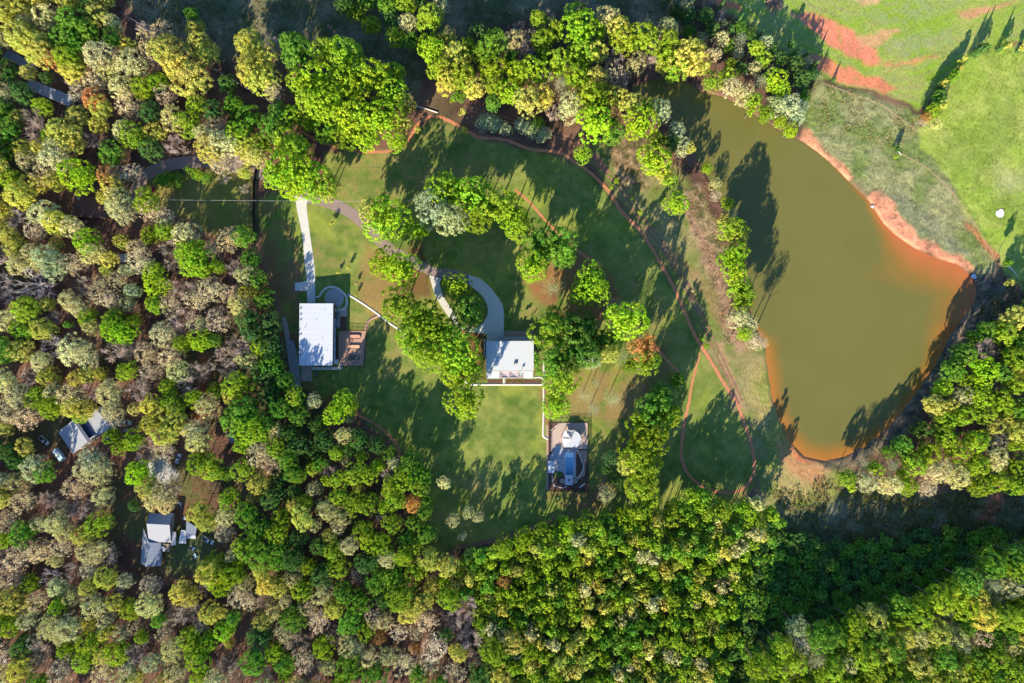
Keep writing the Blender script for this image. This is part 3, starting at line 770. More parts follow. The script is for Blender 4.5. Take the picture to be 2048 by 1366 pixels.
x, y, _ = W(1037.5, 752, 0)
fp = empty("flagpole", (x, y, 0)); tag(fp, "slim porch flagpole with a small teal pennant at its top", "flagpole")
in_obj(fp, MB().tube((x, y, 0), (x + .3, y + .9, 6.8), .06).build("pole", M_STEEL))
in_obj(fp, MB().prism([(x + .2, y + .7), (x + 1.1, y + .9), (x + 1.0, y + 2.2), (x + .3, y + 1.9)], [5.9, 6.3, 6.4, 6.0], [5.95, 6.35, 6.45, 6.05]).build("pennant", simple("teal_cloth", lin(120, 170, 160), noise=.1)))
for k in range(5):
    x, y, _ = W(1008 + 11.6 * k, 672.6, 0)
    tag(MB().tube((x, y, 0), (x, y, 1.0), .11, n=8).build("bollard", M_BLACK), ["first", "second", "third", "fourth", "fifth"][k] + " dark bollard from the driveway along the carport gravel edge", "bollard", "bollards by the gravel strip")
for poly in ([(975, 759), (1005, 759), (1005, 766), (975, 766)], [(1012, 759), (1084, 759), (1084, 766), (1012, 766)]):
    tag(flat(poly, .05, "garden_bed", M_SOIL, .05), kind='structure')
# --- pool yard
M_TILE = simple("shade_tinted_deck_paving", lin(186, 190, 202, .62), noise=.08, scale=2)  # blue cast of tree shade is mixed into the deck colour
M_TAN = simple("tan_terrace_paving", lin(212, 186, 172, .62), noise=.1, scale=2)
def sheet(name, pts, z, mat, th=.0): return tag(flat(pts, z, name, mat, th), kind='structure')
yd = [(1097.5, 845), (1175.5, 845), (1175.5, 980.5), (1097.5, 980.5)]
sheet("pool_yard_soil", yd, .03, M_SOIL)
sheet("gravel_margin", [(1092.5, 850), (1097, 850), (1097, 980), (1092.5, 980)], .034, M_GRAVELB)
sheet("terrace", [(1103, 864), (1122, 846), (1175, 846), (1175, 898), (1152, 898), (1128, 897), (1121, 889), (1112, 890), (1103, 904), (1101.5, 903)], .060, M_TAN)
sheet("pool_deck", [(1099, 911), (1104, 906), (1110, 893), (1120, 889), (1128, 898.4), (1152, 898.4), (1152, 956), (1130, 956), (1126, 944), (1109, 941), (1109, 921), (1098, 921)], .07, M_TILE)
sheet("lawn_patch", [(1108, 946), (1112, 943), (1123, 944), (1124, 953), (1118, 956), (1109, 953)], .06, simple("clipped_turf", lin(84, 120, 52, .62), noise=.2, bump=.4))
sheet("gravel_bed", [(1159, 901), (1174.5, 901), (1174.5, 914), (1171, 930), (1170, 950), (1160, 958), (1154, 961), (1153.5, 955), (1160, 950), (1166, 938), (1166, 930), (1162, 915)], .05, M_GRAVELB)
for cx_, cy_ in ((1125, 962), (1150.5, 962)):
    sheet("round_pad", [(cx_ + 5 * math.cos(a), cy_ + 5.2 * math.sin(a)) for a in np.linspace(0, 6.283, 24, endpoint=False)], .08, M_CONC2, .06)
# pool: shell, coping, water
pool = empty("swimming_pool", W(1138.5, 928, 0)); tag(pool, "narrow rectangular blue swimming pool with a pale shallow ledge inside the fenced yard", "swimming pool")
xa, yb, _ = W(1131, 950.5); xb, ya, _ = W(1146.5, 906.5)
m = MB()
for bx in (((xa + xb) / 2, ya + .2, .08, xb - xa + .8, .4), ((xa + xb) / 2, yb - .2, .08, xb - xa + .8, .4), (xa - .2, (ya + yb) / 2, .08, .4, ya - yb), (xb + .2, (ya + yb) / 2, .08, .4, ya - yb)):
    m = MB().box((bx[0], bx[1], .06), (bx[3], bx[4], .16)); in_obj(pool, m.build("coping", M_TRIM))
def grad_blue():
    m, N, L, P = material("pool_water_blue"); P.inputs['Roughness'].default_value = .08
    geo = N.new('ShaderNodeNewGeometry'); sp = N.new('ShaderNodeSeparateXYZ'); L.new(geo.outputs['Position'], sp.inputs[0])
    mr = N.new('ShaderNodeMapRange'); mr.inputs[1].default_value = yb; mr.inputs[2].default_value = ya; L.new(sp.outputs['Y'], mr.inputs[0])
    cr = N.new('ShaderNodeValToRGB'); E = cr.color_ramp.elements
    E[0].position = 0; E[0].color = (*lin(84, 136, 184, .7), 1); E[1].position = 1; E[1].color = (*lin(190, 224, 232), 1)
    e = E.new(.45); e.color = (*lin(104, 160, 200, .8), 1); e = E.new(.82); e.color = (*lin(136, 186, 212, .8), 1); e = E.new(.84); e.color = (*lin(186, 220, 230), 1)
    L.new(mr.outputs[0], cr.inputs[0]); L.new(cr.outputs[0], P.inputs['Base Color'])
    nz = N.new('ShaderNodeTexNoise'); nz.inputs['Scale'].default_value = 2; b = N.new('ShaderNodeBump'); b.inputs['Strength'].default_value = .2
    L.new(geo.outputs['Position'], nz.inputs['Vector']); L.new(nz.outputs['Fac'], b.inputs['Height']); L.new(b.outputs[0], P.inputs['Normal']); return m
in_obj(pool, MB().box(((xa + xb) / 2, (ya + yb) / 2, .045), (xb - xa, ya - yb, .09)).build("water", grad_blue()))
for xx, lab in ((1130, "left"), (1147.5, "right")):
    x, y, _ = W(xx, 905.5); in_obj(pool, MB().box((x, y, .25), (.5, .5, .5)).build("planter", M_TRIM))
def pavilion(name, quad, z, label, cat="pavilion", cup=False):
    r = building(name, sum(q[0] for q in quad) / 4, sum(q[1] for q in quad) / 4, label, cat)
    n0 = set(COL.objects); panels(None, quad, [z] * 4, 3, M_ROOFW)
    for o in set(COL.objects) - n0: in_obj(r, o)
    P = [Vector(W(x, y, z)) for x, y in quad]; c = sum(P, Vector()) / 4
    for v in P:
        d = v + (c - v) * .08; in_obj(r, MB().box((d.x, d.y, (z - .2) / 2), (.16, .16, z - .2)).build("post", M_TRIM))
    if cup: in_obj(r, MB().box((c.x, c.y, z + .25), (.7, .6, .5)).build("cupola", M_BLACK))
    return r
pavilion("poolside_pavilion", [(1130.5, 950), (1145.5, 950), (1145.5, 970), (1130.5, 970)], 2.8, "white roofed pavilion with a dark cupola at the pool's lower end", cup=True)
pavilion("cabana", [(1096.3, 922), (1109, 922), (1109, 946), (1096.3, 946)], 2.8, "white rectangular cabana roof at the pool yard's left fence")
# round canopy and its sails
rc = empty("round_canopy", W(1146, 880, 0)); tag(rc, "round white canopy with a straight lower edge on the pool terrace", "canopy")
cx, cy, _ = W(1144.5, 879, 2.6); rr = 17.6 * G
pts = [(cx + rr * math.cos(a), cy + rr * math.sin(a)) for a in np.linspace(-1.08, 2.35, 26)]
pts += [(cx - rr * .55, cy + rr * .2), (cx - rr * 1.0, cy - rr * .86)]
pts = [(x, max(y, cy - rr * 1.0)) for x, y in pts]
in_obj(rc, MB().prism(pts, 2.5, 2.65).build("canopy_roof", M_ROOFW))
for a in (-.8, 0, .9, 2.0):
    in_obj(rc, MB().tube((cx + rr * .85 * math.cos(a), cy + rr * .85 * math.sin(a), 0), (cx + rr * .85 * math.cos(a), cy + rr * .85 * math.sin(a), 2.5), .08).build("post", M_TRIM))
in_obj(rc, MB().tube((cx - .6, cy + .2, 0), (cx - .6, cy + .2, 4.0), .16, .10, n=10).build("mast", M_STEEL))
sail("shade_sail", [(1130, 860.5, 3.0), (1142, 877, 4.0), (1123, 876, 3.0)], "white triangular sail at the upper left of the round canopy", M_SAILW, .10, .15)
sail("shade_sail", [(1123, 877.5, 3.0), (1142, 878.5, 3.9), (1127.5, 895, 3.0)], "white triangular sail at the lower left of the round canopy", M_SAILW, .10, .15)
sail("shade_sail", [(1132, 860.5, 3.0), (1150, 860.5, 3.0), (1142.5, 876, 4.0)], "greyish triangular sail across the top of the round canopy", simple("grey_canvas", lin(206, 200, 204, .62), noise=.05), .08, .15)
lg = None
for k, yy in enumerate((921.5, 926, 931, 936)):
    x, y, _ = W(1122.5, yy, .3)
    if lg is None:
        lg = empty("sun_lounger", (x, y, 0))
        MB().box((0, 0, .3), (1.4, .62, .08)).build("seat", M_TRIM, lg)
        m = MB(); m.prism([(.62, -.31), (1.15, -.31), (1.15, .31), (.62, .31)], [.3, .62, .62, .3], [.38, .7, .7, .38]); m.build("backrest", M_TRIM, lg)
        for sx in (-.6, .6):
            for sy in (-.25, .25): MB().box((sx, sy, .13), (.06, .06, .26)).build("leg", M_TRIM, lg)
        o = lg
    else:
        o = lg.copy(); COL.objects.link(o)
        for ch in lg.children: c_ = ch.copy(); COL.objects.link(c_); c_.parent = o
        o.location = (x, y, 0)
    tag(o, ["first", "second", "third", "fourth"][k] + " white sun lounger counted from the canopy down the pool's left side", "sun lounger", "sun loungers beside the pool")
for k, (xx, yy) in enumerate(((1113, 923.5), (1128, 912.5), (1116, 938))):
    x, y, _ = W(xx, yy); tag(MB().tube((x, y, 0), (x, y, .5), .09, n=8).tube((x, y, .5), (x, y, .56), .38, n=12).build("side_table", M_TRIM), ["small round white table by the cabana", "small round white table at the pool's upper left corner", "small round white table below the loungers"][k], "side table")
def rocks(name, line, n, label, s0=.25, s1=.5, col=(196, 186, 178)):
    r = empty(name, W(*line[0], 0)); tag(r, label, "boulder edging"); P = catmull(line, 1.0); mt = simple("pale_stone", lin(*col), noise=.2, scale=3)
    protos = []
    for j in range(4):
        rg = random.Random(j); v = []
        for a in range(5):
            t = a / 5 * 6.283; v.append((math.cos(t) * rg.uniform(.7, 1.1), math.sin(t) * rg.uniform(.7, 1.1)))
        m = MB(); m.prism(v, 0, .35); top = len(m.v)
        m.add([(x * .6, y * .6, .55) for x, y in v], [tuple(range(5))]); m.f += [(5 + q, 5 + (q + 1) % 5, top + (q + 1) % 5, top + q) for q in range(5)]
        me = bpy.data.meshes.new("stone"); me.from_pydata(m.v, [], m.f); me.materials.append(mt); protos.append(me)
    for k in range(n):
        p = P[int((k + .5) / n * (len(P) - 1))]; w = Vector(W(p[0] + random.uniform(-.6, .6), p[1] + random.uniform(-.6, .6), 0)) - Vector(r.location)
        o = bpy.data.objects.new("stone", random.choice(protos)); COL.objects.link(o); o.parent = r; o.location = w
        s = random.uniform(s0, s1); o.scale = (s, s, s); o.rotation_euler = (0, 0, random.uniform(0, 6))
rocks("stone_border", [(1154, 900), (1159, 908), (1163, 920), (1167, 930), (1166, 941), (1160, 951), (1154, 956)], 34, "curving pale stone edging on the right of the pool")
rocks("stone_border", [(1104.5, 947), (1105, 962), (1108, 971), (1115, 973), (1124, 975), (1134, 973)], 30, "curving pale stone edging at the pool yard's lower left", .2, .36)
rocks("stone_border", [(1102, 862), (1107, 857), (1113, 852), (1120, 846)], 14, "diagonal pale stone edging at the terrace's upper left", .2, .4)
rocks("stone_border", [(1160, 975), (1165, 970), (1170, 966)], 10, "short pale rock heap at the pool yard's lower right corner", .3, .55)
fence("pool_fence", [(1097.3, 844.6), (1176.2, 844.6), (1176.2, 981), (1097.3, 981)], 1.9, (.12, 1.0, 1.85), "tall black metal fence around the pool yard", closed=True, mesh=True, pr_=.07)
# privacy screen by the west lawn
def screen(name, pts, h, label, mat=M_BLACK, th=.08):
    P = [Vector(W(x, y, 0)) for x, y in pts]; r = empty(name, P[0]); tag(r, label, "fence")
    for a, b in zip(P[:-1], P[1:]):
        L_ = (b - a).length; n = max(1, round(L_ / 2.4)); d = (b - a) / n; rz = math.atan2(d.y, d.x)
        for k in range(n):
            c = a + d * (k + .5) - P[0]
            MB().box((c.x, c.y, h / 2), (d.length - .05, th, h), rz).build("fence_panel", mat, r)
            q = a + d * k - P[0]; MB().box((q.x, q.y, h / 2 + .05), (.14, .14, h + .1), rz).build("post", mat, r)
screen("privacy_fence", [(514, 338), (509, 372), (509, 430), (511, 492)], 2.2, "dark solid fence between the west lawn and the barn yard")

fence("pasture_fence", [(1640, 166), (1700, 188), (1760, 210), (1832, 262)], 1.3, (.5, .9, 1.25), "thin wire fence between the weedy bank and the red field", sp=4, mat=M_WOOD, pr_=.045)
fence("pasture_fence", [(1800, 308), (1850, 335), (1893, 372), (1945, 445), (1986, 512)], 1.3, (.5, .9, 1.25), "thin wire fence between the pond bank and the right pasture", sp=4, mat=M_WOOD, pr_=.045)
# --- houses in the western woods
hb = building("woodland_house", 170, 862, "grey house with solar panels and a sun-flecked roof in the western woods")
def roofs(root, quad, z4, n, mat, along=0, name="roof_panel"):
    n0 = set(COL.objects); panels(None, quad, z4, n, mat, along=along, name=name)
    for o in set(COL.objects) - n0: in_obj(root, o)
roofs(hb, [(116, 864), (146, 840.4), (175.4, 883.8), (146, 907.8)], [3.6, 5.2, 5.2, 3.6], 6, M_ROOFGL, 1)
roofs(hb, [(146.3, 840), (150, 837), (180, 880), (175.8, 883.6)], [5.25, 4.9, 4.9, 5.25], 1, M_ROOFG)
roofs(hb, [(170, 827), (192, 817), (223, 858), (197.5, 868.6)], [4.4, 4.9, 4.9, 4.4], 5, M_ROOFG, 1)
roofs(hb, [(192.4, 817), (205, 812), (236, 851), (223.4, 858)], [4.88, 3.9, 3.9, 4.88], 4, M_ROOFB, 1)
roofs(hb, [(150.3, 837), (170, 827), (197.3, 868.8), (178.3, 881)], [3.6, 3.6, 3.6, 3.6], 3, M_ROOFG, 1)
sol = Vector(W(176, 852, 4)); aa = Vector(W(156, 841, 4)); bb = Vector(W(169, 834, 4)); cc = Vector(W(191, 869, 4)); dd_ = Vector(W(179, 877, 4))
for i_ in range(6):
    for j_ in range(2):
        def q_(s, t): return (aa.lerp(bb, t)).lerp(dd_.lerp(cc, t), s)
        p = [q_(i_ / 6 + .01, j_ / 2 + .02), q_(i_ / 6 + .01, j_ / 2 + .48), q_((i_ + 1) / 6 - .01, j_ / 2 + .48), q_((i_ + 1) / 6 - .01, j_ / 2 + .02)]
        in_obj(hb, MB().prism([(v.x, v.y) for v in p], 3.75, 3.82).build("solar_panel", simple("solar_blue", (.012, .018, .05), rough=.15) if i_ + j_ == 0 else bpy.data.materials["solar_blue"]))
walls(hb, [(118, 864), (170, 826), (233, 851), (147, 906)], 3.5, .5, M_WALLD)
hc = building("woodland_house", 315, 1080, "rambling grey house with a white patio roof in the lower left woods")
roofs(hc, [(299, 1026.7), (346.5, 1026), (339, 1049.7), (293, 1047.2)], [3.4, 3.4, 5.4, 5.4], 5, M_ROOFB)  # bluer, darker roof colour here paints in shade on the slope facing away
roofs(hc, [(293, 1047.6), (339, 1050), (342, 1085), (297.5, 1084)], [5.4, 5.4, 3.3, 3.3], 5, M_ROOFGL)
roofs(hc, [(342.3, 1063.5), (352, 1064), (352, 1089.5), (341.6, 1092)], [3.2, 3.2, 3.0, 3.0], 2, M_ROOFGL)
roofs(hc, [(286.5, 1056), (297.5, 1084.6), (291.7, 1133.7), (281, 1127)], [2.8, 4.2, 4.2, 2.8], 3, M_ROOFG, 1)
roofs(hc, [(297.8, 1085.2), (321.6, 1086), (321.6, 1131.8), (292, 1133.7)], [4.2, 3.2, 3.2, 4.2], 6, M_ROOFB, 1)
roofs(hc, [(322.2, 1087), (340.6, 1088.5), (339, 1103.5), (322.2, 1103)], [2.6] * 4, 3, M_WOOD, name="deck_board")
walls(hc, [(299, 1028), (345, 1028), (340, 1084), (298, 1083)], 3.2, .4, M_WALL)
walls(hc, [(286, 1086), (320, 1086), (320, 1130), (291, 1132)], 2.7, .4, M_WALL)
for nm, quad, z, mt, lab in (("patio_cover", [(362.6, 1060), (370.7, 1061), (372, 1087), (357, 1087)], 2.8, M_ROOFW, "cream patio cover between the rambling grey house and its shed"),
                             ("garden_shed", [(372.6, 1042), (393.8, 1054.7), (390.6, 1070), (371.8, 1069.6)], 3.0, M_ROOFB, "blue-grey shed roof right of the rambling grey house"),
                             ("lean_to", [(371.8, 1070.4), (391, 1070.9), (391, 1077.7), (372.4, 1077)], 2.4, M_ROOFW, "narrow white lean-to roof under the blue-grey shed")):
    r = building(nm, sum(q[0] for q in quad) / 4, sum(q[1] for q in quad) / 4, lab, "shed")
    roofs(r, quad, [z] * 4, 3, mt); walls(r, quad, z, .2, M_WALLD, False)
ha = building("mobile_home", 100, 184, "long pale mobile home roof with ribs in the upper left woods", "mobile home")
roofs(ha, [(58.4, 156), (145, 193), (138.4, 213), (49, 175)], [3.3, 3.3, 3.1, 3.1], 18, M_ROOFG)
walls(ha, [(58.4, 156), (145, 193), (138.4, 213), (49, 175)], 3.1, .2, M_WALL)
ha = building("mobile_home", 42, 118, "darker grey mobile home roof half hidden at the photo's upper left", "mobile home")
roofs(ha, [(17, 98), (75, 132), (58, 141), (4, 113)], [3.3, 3.3, 3.1, 3.1], 10, M_ROOFB)
walls(ha, [(17, 98), (75, 132), (58, 141), (4, 113)], 3.1, .2, M_WALLD)
hd = building("brown_roofed_cabin", 180, 413, "dark brown shingled cabin roof under the north-western trees")
roofs(hd, [(148, 392), (206, 395), (207, 413), (147, 412)], [3.2, 3.2, 4.6, 4.6], 5, M_ROOFBR)
roofs(hd, [(147, 412.4), (207, 413.4), (212, 436), (143, 432)], [4.6, 4.6, 3.0, 3.0], 5, M_ROOFBR)
walls(hd, [(148, 392), (206, 395), (212, 436), (143, 432)], 3.0, .4, M_WALLD)
x, y, _ = W(157, 397, 4); in_obj(hd, MB().box((x, y, 4.0), (.7, .6, 1.0)).build("chimney", M_TRIM))
hx = building("tin_shed", 463, 878, "small blue tin shed under the big green tree left of the barn", "shed")
roofs(hx, [(452, 868), (462, 864), (474, 882), (462, 886)], [2.4] * 4, 3, M_ROOFB); walls(hx, [(452, 868), (462, 864), (474, 882), (462, 886)], 2.4, .2, M_WALLD, False)
hx = building("tin_shed", 248, 510, "pale tin shed roof glimpsed under trees left of centre woods", "shed")
roofs(hx, [(236, 508), (252, 508), (254, 524), (238, 526)], [2.4] * 4, 3, M_ROOFG); walls(hx, [(236, 508), (252, 508), (254, 524), (238, 526)], 2.4, .2, M_WALLD, False)

# --- vehicles
def vehicle(name, px, py, rz, L_, Wd, kind, body, label, cat, top=None):
    x, y, _ = W(px, py, .8)
    r = empty(name, (x, y, 0), math.radians(rz)); tag(r, label, cat)
    hb_ = .75 if kind != 'van' else 1.1
    def cyl(px_, s):
        w = MB().tube((px_, s * (Wd / 2 - .22), .36), (px_, s * (Wd / 2 + .02), .36), .36, n=12).build("wheel", M_BLACK, r)
        MB().tube((px_, s * (Wd / 2 + .02), .36), (px_, s * (Wd / 2 + .04), .36), .18, n=8).build("rim", M_STEEL, w)
    def shell(x0, x1, y0, z0, z1, t0, t1, ty):   # tapered box
        m = MB(); m.add([(x0, -y0, z0), (x1, -y0, z0), (x1, y0, z0), (x0, y0, z0), (x0 + t0, -ty, z1), (x1 - t1, -ty, z1), (x1 - t1, ty, z1), (x0 + t0, ty, z1)],
                        [(3, 2, 1, 0), (4, 5, 6, 7), (0, 1, 5, 4), (1, 2, 6, 5), (2, 3, 7, 6), (3, 0, 4, 7)]); return m
    w2 = Wd / 2
    if kind == 'pickup':
        shell(-L_ / 2, L_ / 2, w2, .38, .95, .04, .10, w2 - .05).build("body", body, r)
        shell(-L_ * .08, L_ * .26, w2 - .08, .95, 1.72, .18, .55, w2 - .22).build("cab", M_GLASS, r)
        MB().box((L_ * .06, 0, 1.745), (L_ * .17, Wd - .50, .05)).build("cab_roof", body, r)
        MB().box((-L_ * .29, 0, .96), (L_ * .36, Wd - .34, .03)).build("bed_floor", M_BLACK, r)
        for s in (-1, 1): MB().box((-L_ * .29, s * (w2 - .12), 1.04), (L_ * .40, .12, .2)).build("bed_side", body, r)
        MB().box((-L_ / 2 + .08, 0, 1.04), (.10, Wd - .2, .2)).build("tailgate", body, r)
    elif kind == 'car':
        shell(-L_ / 2, L_ / 2, w2, .32, .88, .08, .10, w2 - .06).build("body", body, r)
        shell(-L_ * .34, L_ * .20, w2 - .10, .88, 1.42, .45, .60, w2 - .26).build("glasshouse", M_GLASS, r)
        MB().box((-L_ * .09, 0, 1.44), (L_ * .26, Wd - .55, .05)).build("car_roof", body, r)
    else:
        shell(-L_ / 2, L_ / 2, w2, .42, 2.3, .10, .35, w2 - .12).build("body", body, r)
        MB().box((L_ / 2 - .16, 0, 1.75), (.10, Wd - .5, .6)).build("windscreen", M_GLASS, r)
        MB().box((-.3, 0, 2.36), (L_ * .55, Wd * .35, .12)).build("roof_rack", top or M_BLACK, r)
    for sx in (-L_ * .32, L_ * .32):
        for s in (-1, 1): cyl(sx, s)
    for s in (-1, 1):
        MB().box((L_ / 2 - .02, s * (w2 - .28), .62), (.08, .34, .16)).build("headlight", M_TRIM, r)
        MB().box((-L_ / 2 + .01, s * (w2 - .18), .75), (.06, .2, .2)).build("tail_light", simple("red_lamp_glass", (.3, .01, .01), rough=.2) if "red_lamp_glass" not in bpy.data.materials else bpy.data.materials["red_lamp_glass"], r)
    return r
P_WH = simple("white_car_paint", (.5, .52, .54), rough=.25, noise=.03, spec=.6)
P_BL = simple("pale_blue_van_paint", lin(176, 208, 222), rough=.3, noise=.04, spec=.6)
P_DK = simple("dark_car_paint", (.05, .055, .07), rough=.25, noise=.05, spec=.6)
P_TEAL = simple("faded_teal_paint", lin(150, 178, 172), rough=.5, noise=.1)
vehicle("pickup_truck", 416, 1080.5, -27, 5.6, 2.0, 'pickup', P_WH, "white pickup truck parked right of the blue-grey shed", "pickup truck")
vehicle("parked_van", 119.5, 909, -52, 6.0, 2.3, 'van', P_BL, "pale blue and white van parked below the solar-panelled house", "van", P_WH)
vehicle("pickup_truck", 88, 881, -40, 4.8, 1.9, 'pickup', P_WH, "small white pickup truck parked left of the solar-panelled house", "pickup truck")
vehicle("parked_car", 252, 844, -14, 4.8, 1.8, 'car', P_TEAL, "faded teal car right of the solar-panelled house under the trees", "car")
vehicle("parked_car", 36, 782, -80, 4.2, 1.8, 'car', P_DK, "dark car glimpsed between crowns at the photo's left edge", "car")
vehicle("parked_car", 356, 917, 70, 4.4, 1.8, 'car', P_WH, "pale car on red soil beside the gravel parking patch", "car")
vehicle("parked_car", 3, 1323, 10, 4.4, 1.8, 'car', P_WH, "white car at the bottom of the photo's left edge", "car")
vehicle("parked_car", 248, 352, 20, 4.4, 1.8, 'car', P_BL, "pale blue car beside the asphalt road's bend", "car")
# clutter of the yards
def crate_pile(name, px, py, n, label, cols, cat="clutter pile", spread=1.3):
    x, y, _ = W(px, py); r = empty(name, (x, y, 0)); tag(r, label, cat); rg = random.Random(int(px * 7 + py))
    for k in range(n):
        h = rg.uniform(.15, .6)
        MB().box((rg.uniform(-spread, spread), rg.uniform(-spread, spread), h / 2), (rg.uniform(.4, 1.5), rg.uniform(.25, .8), h), rg.uniform(0, 3)).build("salvaged_item", rg.choice(cols), r)
crate_pile("junk_pile", 385, 1093, 9, "white and blue junk pile on grass below the blue-grey shed", [P_WH, P_BL, M_STEEL, M_TRIM], spread=1.5)
crate_pile("junk_pile", 388, 1114, 8, "blue tarp and poles heap lowest in the rambling house yard", [P_BL, M_STEEL], spread=1.3)
crate_pile("junk_pile", 369.5, 1036, 3, "white box on the drive above the blue-grey shed", [P_WH], spread=.5)
crate_pile("junk_pile", 364, 1009, 4, "small white scraps on the drive above the rambling house", [P_WH, M_STEEL], spread=1.2)
crate_pile("junk_pile", 253, 860, 5, "white scraps below the faded teal car", [P_WH, M_STEEL], spread=1)
crate_pile("junk_pile", 630, 748, 6, "crates and boards beside the barn's concrete pad", [M_WOOD, M_STEEL], spread=.9)
crate_pile("junk_pile", 332, 1094, 6, "white furniture heaped on the rambling house deck", [P_WH, M_TRIM, M_STEEL], spread=.9)
bpy.data.objects["junk_pile.006"].location.z = 2.55
crate_pile("junk_pile", 212, 872, 7, "boards and rubble by the solar-panelled house's right eaves", [M_WOOD, M_TRIM, M_STEEL], spread=1.2)
# pole-like things and white patches
def log(px0, py0, px1, py1, r, label, mat, name="fallen_log", z=.3):
    a = Vector(W(px0, py0)); b = Vector(W(px1, py1)); m = MB(); a.z = b.z = z; mid = a.lerp(b, .5) + Vector((.2, .15, .05))
    m.tube(a, mid, r, r * .8, 7).tube(mid, b, r * .8, r * .45, 7); tag(m.build(name, mat), label, "log")
M_PALEWOOD = simple("bleached_wood", lin(206, 196, 186), noise=.15, scale=2)
log(876, 226, 827, 211, .26, "long bleached log above the trail's northern bend", M_PALEWOOD)
log(2014, 531, 2034, 552, .3, "bleached log at the right edge above the dam corner", M_PALEWOOD)
log(1793, 299, 1802, 312, .22, "short bleached log by the pond bank fence line", M_PALEWOOD)
log(62, 923, 73, 912, .14, "thin pale pole on the ground left of the parked van", M_PALEWOOD)
log(10, 1000, 27, 996, .16, "pale dead branch in the far lower left woods", M_PALEWOOD)
def blot(name, cx, cy, r, label, mat, z=.05, n=18, th=.12, seed=1):
    rg = random.Random(seed); pts = [(cx + r * rg.uniform(.65, 1.1) * math.cos(a), cy + r * rg.uniform(.65, 1.05) * math.sin(a)) for a in np.linspace(0, 6.283, n, endpoint=False)]
    tag(flat(pts, z, name, mat, th), label, "ground patch")
blot("salt_lick_patch", 2000, 427, 9.5, "white patch of spilt lime in the right-hand pasture", simple("white_lime", (.6, .58, .60), noise=.1), .22, seed=3)
blot("riprap_patch", 1947, 553, 6, "white rock pile at the pond's eastern corner", M_TRIM, .25, seed=5, th=.3)
blot("riprap_patch", 1745, 413, 3.4, "white rock pile on the clay bank of the pond", M_TRIM, .2, seed=6, th=.3)
crate_pile("brush_heap", 1548, 6, 40, "round heap of dead brush at the top of the red field", [M_BARK, M_BARKD, M_WOOD], "brush heap", 3.4)
# utility poles and wires
def pole(px, py, h, label, rz=0.3):
    x, y, _ = W(px, py); r = empty("utility_pole", (x, y, 0), rz); tag(r, label, "utility pole")
    MB().tube((0, 0, 0), (0, 0, h), .17, .12, 8).build("shaft", M_WOOD, r); MB().box((0, 0, h - .5), (2.4, .12, .12)).build("crossarm", M_WOOD, r)
    for s in (-1, 0, 1): MB().tube((s, 0, h - .44), (s, 0, h - .2), .06, n=6).build("insulator", M_TRIM, r)
def wire(px0, py0, z0, px1, py1, z1, label, sag=.8):
    a = Vector(W(px0, py0, z0)); b = Vector(W(px1, py1, z1)); m = MB(); pr_ = a; n = 14
    for k in range(1, n + 1):
        t = k / n; p = a.lerp(b, t); p.z -= sag * 4 * t * (1 - t); m.tube(pr_, p, .024, n=3); pr_ = p
    tag(m.build("overhead_wire", simple("aluminium_wire", (.55, .55, .55), rough=.5) if "aluminium_wire" not in bpy.data.materials else bpy.data.materials["aluminium_wire"]), label, "wire")
pole(282, 408, 9, "utility pole at the western end of the lawn wire"); pole(828, 408, 9, "utility pole at the grove end of the lawn wire")
pole(600, 248, 10, "utility pole where the dark track meets the trail", 1)
wire(270, 399, 8.8, 835, 403, 8.8, "long thin wire crossing the barn driveway left to right")
wire(240, 24, 9.8, 600, 240, 9.8, "long thin wire following the dark track at upper left")

# ---------------------------------------------------------------- foliage
def leaf_mat(name, transl=.38, var=.35, rough=.6):
    m = bpy.data.materials.new(name); m.use_nodes = True
    N, L = m.node_tree.nodes, m.node_tree.links
    N.remove(N["Principled BSDF"]); out = N["Material Output"]
    oi = N.new('ShaderNodeObjectInfo'); geo = N.new('ShaderNodeNewGeometry')
    mr = N.new('ShaderNodeMapRange'); mr.inputs[3].default_value = 1 - var; mr.inputs[4].default_value = 1 + var
    L.new(geo.outputs['Random Per Island'], mr.inputs[0])
    hs_ = N.new('ShaderNodeHueSaturation')
    m2 = N.new('ShaderNodeMapRange'); m2.inputs[3].default_value = .485; m2.inputs[4].default_value = .515
    nz = N.new('ShaderNodeTexNoise'); nz.inputs['Scale'].default_value = .22; nz.inputs['Detail'].default_value = 3
    L.new(geo.outputs['Position'], nz.inputs['Vector'])
    m3 = N.new('ShaderNodeMapRange'); m3.inputs[1].default_value = .3; m3.inputs[2].default_value = .7; m3.inputs[3].default_value = .475; m3.inputs[4].default_value = .52
    L.new(nz.outputs['Fac'], m3.inputs[0])
    L.new(m3.outputs[0], hs_.inputs['Hue']); L.new(mr.outputs[0], hs_.inputs['Value']); L.new(oi.outputs['Color'], hs_.inputs['Color'])
    d = N.new('ShaderNodeBsdfDiffuse'); t = N.new('ShaderNodeBsdfTranslucent'); mx = N.new('ShaderNodeMixShader'); mx.inputs[0].default_value = transl
    L.new(hs_.outputs[0], d.inputs['Color']); L.new(hs_.outputs[0], t.inputs['Color'])
    L.new(d.outputs[0], mx.inputs[1]); L.new(t.outputs[0], mx.inputs[2]); L.new(mx.outputs[0], out.inputs['Surface'])
    return m
M_LEAF = leaf_mat("leaves"); M_BUD = leaf_mat("spring_buds", .32, .55)
def branch_mat():
    m, N, L, P = material("crown_twigs"); P.inputs['Roughness'].default_value = .9; P.inputs['Specular IOR Level'].default_value = .1
    oi = N.new('ShaderNodeObjectInfo'); L.new(oi.outputs['Color'], P.inputs['Base Color']); return m
M_TWIG = branch_mat()

